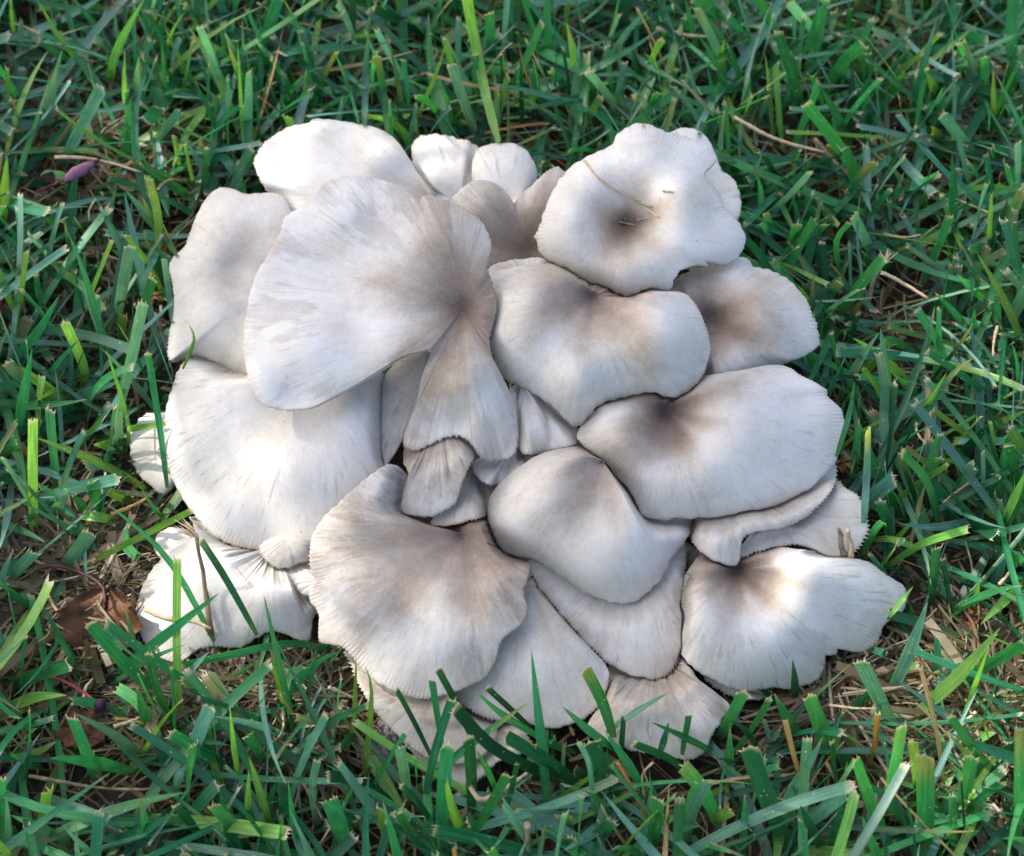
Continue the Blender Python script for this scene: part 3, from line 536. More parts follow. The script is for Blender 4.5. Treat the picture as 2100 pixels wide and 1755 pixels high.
def tree():
    r = np.random.default_rng(21)
    cen = SUN * 1.75
    base = np.array([cen[0] - 0.75, cen[1] + 0.55, 0.0])
    root = empty('shade_tree', base)
    tag(root, 'small leafy tree out of view, crown gaps shaped to dapple the mushrooms', 'tree')
    paths = []
    z = np.linspace(0, 1, 8)[:, None]
    trunk = base * (1 - z) + (cen + np.array([-0.35, 0.2, 0.25])) * z; trunk[:, 2] = np.linspace(-0.05, cen[2] + 0.3, 8)
    trunk += 0.03 * np.sin(z * 9 + np.array([0, 1, 2])) * np.array([1, 1, 0])
    VS, FS, off = [], [], 0
    def add(P, R, n):
        nonlocal off
        V, F = tube(P - base, R, n)
        VS.append(V); FS.extend([f + off for f in F]); off += len(V)
    add(trunk, np.linspace(0.06, 0.018, 8), 12)
    for k in range(26):
        a = trunk[r.integers(3, 8)]; e = cen + r.normal(0, 1, 3) * np.array([.38, .38, .28])
        u = np.linspace(0, 1, 6)[:, None]
        P = a * (1 - u) + e * u; P[:, 2] += 0.12 * np.sin(u[:, 0] * math.pi) + r.normal(0, .01, 6)
        Pf = np.stack([np.interp(np.linspace(0, 1, 40), u[:, 0], P[:, d_]) for d_ in range(3)], 1)
        gx, gy, _ = project(Pf - SUN * ((Pf[:, 2] - 0.05) / SUN[2])[:, None])
        if any(((((gx - ex) / (rx + 40)) ** 2 + ((gy - ey) / (ry + 40)) ** 2) < 1).any() for (ex, ey, rx, ry, s_) in LIT[:8]): continue
        add(P, np.linspace(0.014, 0.003, 6), 6)
    q4 = np.vstack([f for f in FS if f.shape[1] == 4]); q3 = np.vstack([f for f in FS if f.shape[1] == 3])
    link('trunk', mesh_np('trunk', np.vstack(VS), [q4, q3]), MAT_BARK, root)
    n = 36000
    c = norm(r.normal(0, 1, (n, 3))) * (r.random((n, 1)) ** (1 / 2.2)) * np.array([.85, .85, .55]) + cen
    ax = norm(r.normal(0, 1, (n, 3)) + np.array([0, 0, -.3])); sd_ = norm(np.cross(ax, r.normal(0, 1, (n, 3)) * .6 + SUN)); 
    ln = r.uniform(.018, .034, n)[:, None]; wd = ln * r.uniform(.28, .36, (n, 1))
    up = np.cross(ax, sd_)
    pts = np.stack([c - ax * ln * .5, c - sd_ * wd + up * wd * .25, c + ax * ln * .5, c + sd_ * wd + up * wd * .25, c + ax * ln * .12 - up * wd * .1], 1)
    keep = np.ones(n, bool)
    coin = r.random(n)
    for k in range(5):
        p = pts[:, k]; g = p - SUN * ((p[:, 2] - 0.05) / SUN[2])[:, None]
        x, y, _ = project(g)
        for (ex, ey, rx, ry, s_) in LIT:
            keep &= ~((((x - ex) / rx) ** 2 + ((y - ey) / ry) ** 2 < 1.0) & (coin < s_))
    pts = pts[keep]; n = len(pts)
    o = np.arange(n)[:, None] * 5
    F = np.concatenate([o + np.array([[0, 1, 4]]), o + np.array([[1, 2, 4]]), o + np.array([[2, 3, 4]]), o + np.array([[3, 0, 4]])])
    mt, nt, b = new_mat('tree_leaf'); N = NB(nt)
    b.inputs['Base Color'].default_value = (0.05, 0.10, 0.03, 1); b.inputs['Roughness'].default_value = .5
    f = N.noise(N.n('ShaderNodeTexCoord').outputs['Object'], 40.0); N.link(N.ramp(f, [(.3, (.03, .07, .02)), (.7, (.07, .13, .035))]), b.inputs['Base Color'])
    co = link('crown', mesh_np('crown', pts.reshape(-1, 3) - base, [F]), mt, root); co['kind'] = 'stuff'
tree()

# ------------------------------------------------------------------ grass blades
KR = 10; NF = 7
UU = np.array([0, .13, .26, .39, .52, .65, .78, .90, .974, 1.0])
#                                    # rings per blade, fringe strands per cut tip
GREENS = np.array([(0.034, 0.235, 0.112), (0.056, 0.315, 0.110), (0.135, 0.36, 0.285), (0.19, 0.44, 0.095), (0.016, 0.110, 0.054), (0.44, 0.33, 0.18), (0.40, 0.20, 0.06)])  # third tone carries painted sky sheen besides its own bluish green
STRAW = np.array([0.62, 0.57, 0.43])
def blade_arrays(CL, side, width, ckind, cut, seed, bright=None, fold=0.16):
    """CL n x KR x 3 centre lines, side n x KR x 3 unit, width n, colour kind n, cut n (bool)"""
    r = np.random.default_rng(seed); n = len(CL)
    u = UU
    tang = norm(np.gradient(CL, axis=1)); nor = norm(np.cross(side, tang))
    prof_c = 0.62 + 0.38 * np.sin(np.clip(u * 1.25 + 0.12, 0, 1) * math.pi / 2) ; prof_c[0] = 0.5
    prof_p = np.minimum(prof_c, np.clip((1 - u) * 2.1, 0.0, 1) ** 0.75); prof_p[-1] = 0.02
    prof = np.where(cut[:, None], prof_c, prof_p)
    w = (width[:, None] * prof * 0.5)[..., None]
    fv = fold * r.uniform(0.2, 1.6, (n, 1, 1))
    V = np.stack([CL - side * w + nor * w * fv, CL - nor * w * fv * 0.6, CL + side * w + nor * w * fv], 2)    # n KR 3 3
    L = np.concatenate([np.zeros((n, 1)), np.cumsum(np.linalg.norm(np.diff(CL, axis=1), axis=2), 1)], 1)
    # ragged cut end
    V[:, -1] += np.where(cut[:, None, None], tang[:, -1][:, None] * r.normal(0, 0.0006, (n, 3, 1)), 0)
    rnd = r.random(n)
    base = GREENS[ckind] * r.uniform(0.6, 1.3, (n, 1)) * (1 + r.normal(0, 0.06, (n, 3)))
    if bright is not None: base = base * bright[:, None]
    C = np.repeat(base[:, None], KR, 1)
    pale = np.array([0.13, 0.19, 0.065])
    f = (np.clip(1 - u / 0.22, 0, 1) * 0.6)[None, :, None]
    C = C * (1 - f) + pale * f
    f = np.where(cut[:, None], np.clip(1 - (L[:, -1:] - L) / 0.0011, 0, 1) * r.uniform(.5, 1, (n, 1)), np.clip(1 - (L[:, -1:] - L) / 0.005, 0, 1) * (r.random((n, 1)) < 0.4) * 0.7)[..., None]
    C = C * (1 - f) + STRAW * f
    yel = (r.random(n) < 0.13)[:, None, None] * (np.clip((u - 0.62) / 0.3, 0, 1) ** 1.5)[None, :, None] * r.uniform(.3, .9, (n, 1, 1))
    C = C * (1 - yel) + np.array([0.34, 0.30, 0.10]) * yel
    C = np.repeat(C[:, :, None], 3, 2)
    uv = np.zeros((n, KR, 3, 3))
    uv[..., 0] = np.array([-1, 0, 1])[None, None] * (width[:, None, None] * 0.5) ; uv[..., 1] = L[..., None]; uv[..., 2] = rnd[:, None, None] * 3.1
    # fringe strands on cut ends
    e0, e1, e2 = V[:, -1, 0], V[:, -1, 1], V[:, -1, 2]
    a = (np.arange(NF) + 0.5) / NF
    mid = lambda x: np.where((x < .5)[None, :, None], e0[:, None] + (e1 - e0)[:, None] * (x * 2)[None, :, None], e1[:, None] + (e2 - e1)[:, None] * (x * 2 - 1)[None, :, None])
    fl = np.where(cut, 1.0, 0.0)[:, None, None] * (np.abs(r.normal(0, 1, (n, NF, 1))) * 0.0013 + 0.0003)
    tdir = norm(tang[:, -1][:, None] + side[:, -1][:, None] * r.normal(0, 0.35, (n, NF, 1)) + nor[:, -1][:, None] * r.normal(0, 0.3, (n, NF, 1)))
    A = mid(a - 0.42 / NF); B = mid(a + 0.42 / NF); T = mid(a) + tdir * fl
    FV = np.stack([A, B, T], 2)                     # n NF 3 3
    return V, C, uv, FV, rnd
def blade_faces():
    f = []
    for k in range(KR - 1):
        for c in range(2):
            a = k * 3 + c; f.append((a, a + 1, a + 4, a + 3))
    return np.array(f)
BF = blade_faces()
def lawn_mesh(name, V, C, uv, FV, cut):
    n = len(V); nv = KR * 3
    allV = [V.reshape(-1, 3)]; F4 = (np.arange(n)[:, None, None] * nv + BF).reshape(-1, 4)
    FVc = FV[cut]; m_ = len(FVc) * NF
    allV.append(FVc.reshape(-1, 3)); F3 = n * nv + np.arange(m_ * 3).reshape(-1, 3)
    me = mesh_np(name, np.vstack(allV), [F4, F3])
    Cc = np.vstack([C.reshape(-1, 3), np.tile(STRAW * 1.05, (m_ * 3, 1))])
    attr(me, 'col', np.hstack([Cc, np.ones((len(Cc), 1))]))
    attr(me, 'uvw', np.vstack([uv.reshape(-1, 3), np.repeat(uv[cut][:, -1, 1], NF * 3, 0)]))
    return me
def random_blades(n, xr, yr, seed, lmul=1.0, near=True):
    r = np.random.default_rng(seed)
    base = np.stack([r.uniform(*xr, n), r.uniform(*yr, n), np.full(n, -0.002)], 1)
    # clumps: pull part of the bases towards tiller centres
    cl = np.stack([r.uniform(*xr, n // 7), r.uniform(*yr, n // 7)], 1)
    tc = r.integers(0, len(cl), n); pull = r.random(n) < 0.6
    base[pull, :2] = cl[tc[pull]] + r.normal(0, 0.006, (pull.sum(), 2))
    az = r.uniform(0, 2 * math.pi, n)
    lie = r.random(n) < 0.44
    inc = np.where(lie, r.uniform(55, 84, n), np.abs(r.normal(0, 22, n)) + 6); inc = np.radians(inc)
    L = np.where(lie, r.uniform(0.035, 0.095, n), r.uniform(0.026, 0.062, n)) * lmul
    bend = np.radians(np.where(lie, r.normal(10, 14, n), r.normal(16, 16, n)))
    u = UU
    th = inc[:, None] + bend[:, None] * u ** 1.5
    azs = az[:, None] + r.normal(0, 0.35, (n, 1)) * u
    d = np.stack([np.sin(th) * np.cos(azs), np.sin(th) * np.sin(azs), np.cos(th)], -1)
    CL = base[:, None] + np.concatenate([np.zeros((n, 1, 3)), np.cumsum(d[:, :-1] * np.diff(UU)[None, :, None], 1)], 1) * L[:, None, None]
    lift = np.where(lie, r.uniform(0.001, 0.018, n), 0.0)
    CL[..., 2] += lift[:, None]
    CL[..., 2] = np.maximum(CL[..., 2], 0.002)
    tang = norm(np.gradient(CL, axis=1))
    tw = r.uniform(-1.2, 1.2, (n, 1)) + r.normal(0, 0.5, (n, 1)) * u
    s0 = norm(np.cross(tang, np.array([0, 0, 1.0]) + 0.01)); n0 = np.cross(s0, tang)
    up_rot = np.where(lie[:, None], tw * 0.5, tw * 1.6)[..., None]
    side = s0 * np.cos(up_rot) + n0 * np.sin(up_rot)
    width = np.clip(r.normal(0.0032, 0.0013, n), 0.0009, 0.0062)
    cut = r.random(n) < 0.5
    ck = r.choice(7, n, p=[.26, .20, .28, .09, .13, .025, .015])
    width = np.where(ck >= 5, width * 0.5, width)
    return CL, side, width, ck, cut
def occluding(CL, slack=0.0015):
    """which centre-line points stand in front of a cap"""
    x, y, dpt = project(CL)
    b = buf_at(np.clip(x, 0, W0), np.clip(y, 0, H0))
    inside = (x > 0) & (x < W0) & (y > 0) & (y < H0)
    return inside & np.isfinite(b) & (dpt < b + slack)
def in_foot(CL):
    i = np.clip(((CL[..., 0] + 0.4) / 0.002).astype(int), 0, 399); j = np.clip(((CL[..., 1] + 0.4) / 0.002).astype(int), 0, 399)
    return FOOT[i, j]
FOOT |= np.roll(FOOT, 1, 0) | np.roll(FOOT, -1, 0); FOOT |= np.roll(FOOT, 1, 1) | np.roll(FOOT, -1, 1)

# blades that can be followed one by one in the photograph: base ... tip in layout coordinates, width, colour letter, tip ('c' mown, 'p' pointed)
G, Y_, B_, K_, S_, O_, LB = 'g', 'y', 'b', 'k', 's', 'o', 'b'
TR = [
 # behind the cluster
 ([(747, 258), (750, 150), (755, 56)], 18, 'b', 'p'), ([(735, 253), (715, 180), (684, 102)], 10, 'g', 'p'), ([(793, 270), (786, 190), (773, 115)], 17, 'g', 'c'),
 ([(832, 293), (892, 156), (918, 74)], 12, 'y', 'p'), ([(838, 258), (836, 190), (827, 123)], 14, 'g', 'c'), ([(932, 277), (918, 215), (899, 156)], 18, 'g', 'p'),
 ([(984, 297), (951, 208), (925, 132)], 24, 'b', 'c'), ([(1022, 292), (992, 178), (955, -15)], 25, 'y', 'c'), ([(1042, 292), (1040, 186), (1029, 100)], 9, 'y', 'p'),
 ([(1066, 248), (1082, 215), (1100, 190)], 22, 'g', 'c'), ([(1062, 235), (1062, 137)], 9, 'g', 'c'), ([(1040, 208), (1075, 130), (1111, 48)], 22, 'g', 'c'),
 ([(1085, 163), (1130, 125), (1181, 98)], 20, 'g', 'c'), ([(1007, 150), (1006, 90), (1003, 28)], 24, 'g', 'c'), ([(1181, 200), (1155, 170), (1129, 145)], 20, 'g', 'c'),
 ([(1285, 258), (1250, 200), (1207, 149)], 20, 'b', 'c'), ([(1318, 256), (1345, 191)], 22, 'g', 'c'), ([(1352, 196), (1387, 143)], 13, 'g', 'c'), ([(1360, 264), (1330, 225), (1300, 197)], 18, 'b', 'c'),
 ([(906, 92), (835, 50), (765, 18)], 24, 'k', 'c'), ([(832, 84), (765, 74), (700, 75)], 12, 'y', 'c'), ([(1434, 118), (1418, 60), (1405, -5)], 16, 'g', 'p'), ([(1230, 150), (1290, 60), (1330, 20)], 18, 'b', 'p'),
 ([(1125, 80), (1130, 10), (1128, -30)], 20, 'b', 'c'), ([(1310, 165), (1350, 130), (1385, 105)], 14, 'b', 'p'),
 # upper side, sunless half
 ([(1791, 398), (1720, 300), (1654, 213)], 28, 'g', 'c'), ([(1749, 314), (1715, 235), (1673, 164)], 21, 'g', 'p'), ([(1654, 246), (1625, 160), (1596, 69)], 23, 'g', 'c'),
 ([(1562, 132), (1530, 80), (1494, 34)], 18, 'g', 'c'), ([(1482, 215), (1570, 140), (1657, 69)], 16, 'k', 'p'), ([(1612, 147), (1660, 80), (1680, -5)], 16, 'g', 'p'),
 ([(1718, 124), (1670, 65), (1619, 8)], 24, 'b', 'c'), ([(1806, 124), (1875, 105), (1947, 99)], 22, 'g', 'c'), ([(2019, 345), (1975, 290), (1932, 236)], 26, 'b', 'c'),
 ([(1947, 505), (1955, 410), (1951, 316)], 22, 'g', 'p'), ([(1583, 516), (1578, 470), (1570, 438)], 18, 'g', 'c'), ([(1610, 535), (1622, 495), (1634, 461)], 22, 'g', 'c'),
 ([(1640, 494), (1680, 468), (1711, 453)], 22, 'g', 'c'), ([(1604, 452), (1631, 396)], 22, 'k', 'c'), ([(1520, 394), (1556, 376), (1589, 364)], 14, 'g', 'p'),
 ([(1794, 535), (1770, 485), (1749, 442)], 24, 'b', 'c'), ([(1722, 573), (1714, 495), (1741, 457)], 14, 'g', 'c'), ([(2023, 535), (2028, 470), (2031, 404)], 16, 'y', 'c'),
 ([(2042, 509), (2070, 450), (2095, 396)], 26, 'g', 'c'), ([(1667, 646), (1695, 610), (1722, 579)], 20, 'g', 'c'), ([(1711, 657), (1760, 590), (1810, 530)], 24, 'g', 'c'),
 ([(1794, 524), (1890, 495), (1958, 450)], 12, 'y', 'p'), ([(1810, 417), (1870, 385), (1924, 358)], 16, 'g', 'c'), ([(1756, 478), (1790, 430), (1825, 389)], 14, 'g', 'c'),
 ([(2112, 740), (2060, 620), (2000, 514)], 22, 'y', 'p'), ([(1433, 276), (1455, 220), (1474, 168)], 16, 'g', 'p'), ([(1501, 307), (1480, 260), (1459, 225)], 17, 'g', 'c'),
 ([(2038, 269), (2037, 200), (2036, 137)], 14, 'y', 'p'), ([(2073, 215), (2074, 100), (2076, -10)], 26, 'g', 'c'), ([(1756, 185), (1763, 120), (1768, 69)], 14, 'y', 'p'),
 ([(1947, 215), (1915, 180), (1894, 141)], 22, 'y', 'p'), ([(2015, 181), (1990, 130), (1970, 88)], 24, 'g', 'c'), ([(1560, 330), (1620, 380), (1640, 390)], 14, 'k', 'p'),
 # beside the cluster, away from the sun
 ([(1951, 765), (1915, 690), (1881, 637)], 18, 'g', 'c'), ([(2066, 782), (1890, 735), (1714, 723)], 20, 'g', 'c'), ([(1822, 943), (1948, 774), (2000, 732)], 24, 'g', 'p'),
 ([(1846, 912), (1900, 830), (1941, 763)], 15, 'y', 'p'), ([(1826, 839), (1815, 750), (1805, 672)], 20, 'b', 'p'), ([(1717, 825), (1760, 745), (1801, 683)], 20, 'b', 'p'),
 ([(1714, 936), (1740, 850), (1752, 781)], 13, 'g', 'p'), ([(1742, 999), (1755, 930), (1761, 857)], 19, 'g', 'p'), ([(1770, 1073), (1776, 970), (1778, 882)], 20, 'b', 'c'),
 ([(1930, 1104), (1902, 994), (1850, 931)], 19, 'g', 'c'), ([(1829, 1118), (1818, 1070), (1805, 1029)], 22, 'g', 'c'), ([(1812, 1167), (1890, 1115), (1983, 1085)], 16, 'y', 'c'),
 ([(1784, 1107), (1825, 1105), (1868, 1119)], 14, 'y', 'c'), ([(2042, 1104), (2080, 1020), (2112, 950)], 18, 'y', 'p'), ([(2098, 1031), (2080, 970), (2067, 913)], 20, 'g', 'c'),
 ([(1888, 1055), (1865, 990), (1840, 927)], 12, 'k', 'p'), ([(1997, 901), (2050, 865), (2110, 840)], 16, 'y', 'p'), ([(2049, 936), (1980, 890), (1913, 840)], 12, 'y', 'c'),
 ([(1819, 859), (1800, 800), (1770, 756)], 12, 'y', 'c'), ([(1895, 825), (1860, 790), (1826, 763)], 14, 'g', 'p'), ([(2014, 957), (1950, 945), (1885, 941)], 10, 'y', 'c'),
 ([(1993, 685), (1955, 640), (1916, 599)], 16, 'g', 'p'), ([(2060, 640), (2000, 600), (1960, 560)], 18, 'g', 'p'), ([(2080, 860), (2000, 790), (1900, 720)], 16, 'g', 'c'),
 # lower lawn, sunny corner
 ([(1631, 1446), (1628, 1395), (1624, 1352)], 17, 'k', 'p'), ([(1646, 1519), (1612, 1470), (1587, 1421)], 20, 'g', 'p'), ([(1701, 1563), (1680, 1490), (1660, 1428)], 26, 'g', 'c'),
 ([(1836, 1501), (1799, 1425), (1766, 1357)], 30, 'b', 'c'), ([(1620, 1752), (1575, 1640), (1536, 1534)], 34, 'g', 'c'), ([(1806, 1687), (1830, 1590), (1847, 1490)], 24, 'g', 'c'),
 ([(1825, 1745), (1785, 1650), (1752, 1560)], 28, 'g', 'c'), ([(1898, 1760), (1898, 1650), (1896, 1552)], 32, 'g', 'c'), ([(1960, 1709), (1977, 1630), (1992, 1552)], 24, 'g', 'c'),
 ([(1956, 1760), (1954, 1690), (1952, 1633)], 14, 'g', 'c'), ([(1854, 1486), (1960, 1390), (2051, 1286)], 27, 'y', 'p'), ([(1938, 1420), (2020, 1365), (2100, 1319)], 26, 'g', 'c'),
 ([(1905, 1245), (1914, 1180), (1919, 1125)], 18, 'g', 'c'), ([(1817, 1439), (1865, 1335), (1901, 1235)], 26, 'b', 'p'), ([(1978, 1263), (2000, 1225), (2007, 1187)], 14, 'y', 'p'),
 ([(1806, 1406), (1840, 1375), (1879, 1363)], 14, 'y', 'c'), ([(1781, 1333), (1800, 1335), (1817, 1344)], 16, 'g', 'c'), ([(1704, 1588), (1712, 1515), (1735, 1505), (1763, 1534)], 12, 'y', 'p'),
 ([(1613, 1716), (1670, 1675), (1733, 1625)], 26, 'b', 'c'), ([(2084, 1760), (2089, 1630), (2091, 1494)], 20, 'g', 'c'), ([(1522, 1752), (1526, 1690), (1527, 1629)], 16, 'g', 'p'),
 ([(1777, 1574), (1793, 1530), (1799, 1465)], 11, 'o', 'c'), ([(1646, 1617), (1625, 1540), (1609, 1476)], 10, 's', 'c'), ([(1938, 1643), (1920, 1500), (1887, 1370)], 8, 's', 'c'),
 ([(2040, 1387), (2011, 1337)], 22, 'g', 'c'), ([(1967, 1493), (2000, 1400), (2029, 1319)], 12, 'y', 'p'), ([(1471, 1519), (1500, 1465), (1522, 1421)], 24, 'g', 'c'),
 ([(1822, 1266), (1850, 1230), (1872, 1202)], 11, 'y', 'p'), ([(2110, 1190), (2060, 1230), (2010, 1280)], 20, 'y', 'p'), ([(2060, 1600), (2000, 1540), (1950, 1470)], 16, 'g', 'c'),
 ([(1720, 1480), (1760, 1440), (1800, 1400)], 18, 'k', 'p'), ([(1480, 1700), (1440, 1620), (1400, 1570)], 26, 'g', 'c'), ([(1400, 1740), (1420, 1660), (1450, 1600)], 22, 'b', 'c'), ([(1690, 1752), (1660, 1690), (1640, 1650)], 20, 'k', 'p'),
 # in front of the cluster
 ([(745, 1609), (762, 1428), (749, 1366)], 12, 'y', 'p'), ([(701, 1559), (724, 1486), (730, 1343)], 10, 'y', 'p'), ([(759, 1623), (795, 1560), (832, 1503)], 10, 'g', 'c'),
 ([(891, 1565), (844, 1471), (812, 1413)], 10, 'k', 'c'), ([(908, 1536), (896, 1457), (886, 1394)], 14, 'g', 'c'), ([(864, 1673), (891, 1544), (926, 1433)], 16, 'g', 'c'),
 ([(961, 1506), (943, 1457), (898, 1372)], 13, 'k', 'c'), ([(1182, 1614), (1019, 1538), (934, 1452)], 23, 'k', 'c'), ([(844, 1629), (961, 1530), (1080, 1442)], 18, 'g', 'p'),
 ([(1136, 1527), (1034, 1468), (972, 1414)], 15, 'g', 'p'), ([(1092, 1495), (999, 1410)], 13, 'k', 'c'), ([(1124, 1687), (1112, 1544), (1089, 1331)], 20, 'g', 'p'),
 ([(1258, 1512), (1235, 1440), (1200, 1372)], 22, 'g', 'c'), ([(1279, 1547), (1209, 1500), (1150, 1446)], 19, 'g', 'p'), ([(1247, 1655), (1232, 1590), (1212, 1521)], 33, 'k', 'c'),
 ([(1200, 1620), (1120, 1560), (1034, 1509)], 25, 'k', 'c'), ([(1182, 1544), (1130, 1525), (1077, 1498)], 15, 'g', 'p'), ([(902, 1752), (908, 1632), (917, 1530)], 24, 'g', 'c'),
 ([(838, 1652), (829, 1590), (820, 1533)], 20, 'b', 'c'), ([(715, 1752), (695, 1690), (675, 1638)], 30, 'g', 'c'), ([(791, 1752), (788, 1700), (780, 1658)], 18, 'y', 'c'),
 ([(806, 1740), (820, 1700), (832, 1661)], 28, 'b', 'c'), ([(966, 1676), (966, 1600), (960, 1515)], 22, 'k', 'c'), ([(1168, 1728), (1156, 1673)], 30, 'g', 'c'),
 ([(1174, 1762), (1171, 1720)], 34, 'g', 'c'), ([(1194, 1740), (1225, 1710), (1255, 1684)], 24, 'g', 'c'), ([(946, 1749), (1000, 1660), (1039, 1588)], 18, 'g', 'c'),
 ([(1031, 1687), (1048, 1620), (1060, 1565)], 10, 'k', 'c'), ([(1220, 1696), (1209, 1573), (1188, 1524)], 10, 'b', 'c'), ([(896, 1705), (860, 1650), (823, 1611)], 14, 'k', 'c'),
 ([(1019, 1626), (1000, 1580), (975, 1536)], 13, 'g', 'p'), ([(1490, 1557), (1410, 1515), (1334, 1480)], 16, 'g', 'p'), ([(1242, 1502), (1310, 1455), (1371, 1420)], 13, 'b', 'p'),
 ([(1348, 1557), (1362, 1515), (1371, 1480)], 14, 'g', 'p'), ([(1270, 1557), (1276, 1510), (1279, 1471)], 14, 'k', 'c'), ([(1398, 1548), (1405, 1505), (1412, 1466)], 12, 'g', 'c'),
 ([(1330, 1640), (1290, 1570), (1240, 1500)], 18, 'g', 'p'), ([(1440, 1620), (1380, 1560), (1300, 1525)], 16, 'k', 'c'), ([(1100, 1752), (1060, 1690), (1030, 1650)], 22, 'b', 'c'), ([(1330, 1752), (1345, 1690), (1350, 1640)], 26, 'g', 'c'),
 # sunny side below
 ([(372, 1496), (363, 1340), (364, 1147)], 20, 'y', 'c'), ([(334, 1434), (257, 1363), (184, 1277)], 24, 'g', 'c'), ([(471, 1469), (343, 1371), (218, 1279)], 18, 'g', 'c'),
 ([(214, 1400), (343, 1299), (450, 1215)], 21, 'g', 'p'), ([(210, 1417), (300, 1355), (388, 1318)], 12, 'g', 'p'), ([(450, 1336), (343, 1144), (218, 1031)], 13, 'g', 'p'),
 ([(527, 1302), (463, 1187), (411, 1106)], 14, 'k', 'c'), ([(703, 1340), (600, 1318), (480, 1340), (368, 1364)], 17, 'g', 'c'), ([(617, 1563), (578, 1389), (540, 1217)], 16, 'g', 'p'),
 ([(617, 1469), (634, 1410), (651, 1324)], 10, 'g', 'p'), ([(583, 1674), (621, 1560), (668, 1466)], 14, 'b', 'c'), ([(591, 1477), (570, 1400), (553, 1329)], 10, 'y', 'p'),
 ([(368, 1507), (326, 1423), (306, 1341)], 18, 'g', 'c'), ([(201, 1606), (171, 1526), (150, 1474)], 24, 'g', 'c'), ([(73, 1630), (163, 1663), (248, 1697)], 28, 'b', 'c'),
 ([(510, 1743), (475, 1690), (440, 1652)], 26, 'g', 'c'), ([(-5, 1417), (70, 1385), (141, 1363)], 26, 'g', 'c'), ([(-5, 1460), (70, 1430), (137, 1425)], 23, 'y', 'p'),
 ([(557, 1709), (535, 1630), (510, 1551)], 16, 'y', 'p'), ([(497, 1631), (480, 1540), (471, 1449)], 12, 'y', 'p'), ([(505, 1700), (508, 1640), (510, 1577)], 12, 'y', 'p'),
 ([(321, 1571), (240, 1510), (150, 1460)], 18, 'b', 'p'), ([(493, 1597), (420, 1545), (351, 1504)], 22, 'g', 'c'), ([(360, 1640), (366, 1590), (385, 1570), (402, 1572)], 16, 'b', 'p'),
 ([(190, 1743), (280, 1710), (356, 1667)], 24, 'g', 'p'), ([(0, 1560), (70, 1545), (115, 1520)], 20, 'y', 'p'), ([(150, 1740), (90, 1700), (20, 1670)], 20, 'b', 'p'), ([(620, 1752), (600, 1680), (590, 1600)], 16, 'g', 'p'),
 ([(650, 1700), (640, 1620), (650, 1560)], 14, 'b', 'c'), ([(330, 1752), (300, 1700), (290, 1640)], 20, 'g', 'p'), ([(420, 1752), (400, 1700), (360, 1650)], 16, 'k', 'c'),
 # sunny side
 ([(314, 560), (326, 463), (306, 366)], 19, 'y', 'c'), ([(363, 526), (314, 449), (291, 403)], 14, 'g', 'p'), ([(340, 609), (303, 540), (260, 483)], 16, 'y', 'c'),
 ([(251, 780), (206, 669), (169, 549), (134, 466)], 16, 'g', 'p'), ([(246, 760), (286, 649), (314, 571)], 21, 'g', 'c'), ([(250, 940), (240, 850), (266, 740), (291, 620)], 34, 'b', 'c'),
 ([(237, 666), (252, 580), (266, 506)], 26, 'b', 'c'), ([(354, 663), (345, 590), (337, 531)], 14, 'b', 'c'), ([(171, 800), (171, 749), (134, 663)], 22, 'y', 'c'),
 ([(249, 700), (250, 670), (254, 646)], 21, 'y', 'c'), ([(-10, 772), (69, 692), (123, 603)], 22, 'g', 'p'), ([(29, 928), (45, 830), (66, 714)], 23, 'g', 'p'),
 ([(71, 808), (120, 743), (163, 694)], 14, 'g', 'p'), ([(257, 930), (264, 890), (257, 839), (217, 714)], 10, 'y', 'p'), ([(29, 696), (43, 606), (54, 517)], 12, 'y', 'c'),
 ([(374, 757), (397, 697), (386, 663)], 10, 'y', 'p'), ([(343, 1000), (329, 884), (303, 723)], 14, 'g', 'c'), ([(0, 492), (8, 400), (14, 320)], 26, 'y', 'p'),
 ([(110, 836), (180, 805), (249, 780)], 24, 'b', 'p'), ([(157, 671), (195, 580), (229, 494)], 10, 'y', 'c'), ([(69, 1121), (66, 982), (66, 861)], 23, 'y', 'c'),
 ([(20, 1052), (129, 1007), (240, 982)], 24, 'b', 'c'), ([(303, 1004), (200, 947), (71, 896)], 19, 'y', 'p'), ([(149, 1172), (257, 1116), (392, 1047)], 14, 'y', 'c'),
 ([(114, 1184), (150, 1140), (183, 1093)], 30, 'b', 'c'), ([(285, 1036), (255, 1022), (223, 1007)], 22, 'y', 'c'), ([(240, 1066), (171, 1056)], 20, 'y', 'c'),
 ([(0, 1212), (35, 1170), (69, 1133)], 24, 'b', 'c'), ([(303, 1155), (263, 1124), (260, 1076)], 22, 'b', 'p'), ([(150, 927), (195, 875), (230, 830)], 12, 'y', 'p'), ([(340, 870), (300, 874), (262, 880)], 14, 'y', 'c'),
 # upper sunny corner
 ([(119, 362), (156, 282), (208, 182)], 30, 'b', 'c'), ([(85, 307), (111, 167), (128, 100)], 22, 'b', 'p'), ([(223, 195), (238, 108), (297, -5)], 22, 'y', 'p'),
 ([(271, 284), (256, 193), (256, 104)], 14, 'y', 'p'), ([(345, 240), (338, 160), (331, 82)], 14, 'g', 'p'), ([(204, 180), (130, 89), (74, -5)], 14, 'y', 'p'),
 ([(238, 99), (195, 50), (149, -5)], 18, 'g', 'p'), ([(293, 325), (330, 275), (368, 227)], 20, 'b', 'c'), ([(464, 318), (427, 223), (398, 163)], 12, 'g', 'p'),
 ([(505, 366), (494, 208), (487, 89)], 14, 'y', 'p'), ([(516, 182), (490, 125), (460, 67)], 22, 'b', 'p'), ([(513, 143), (545, 70), (572, -5)], 26, 'g', 'c'),
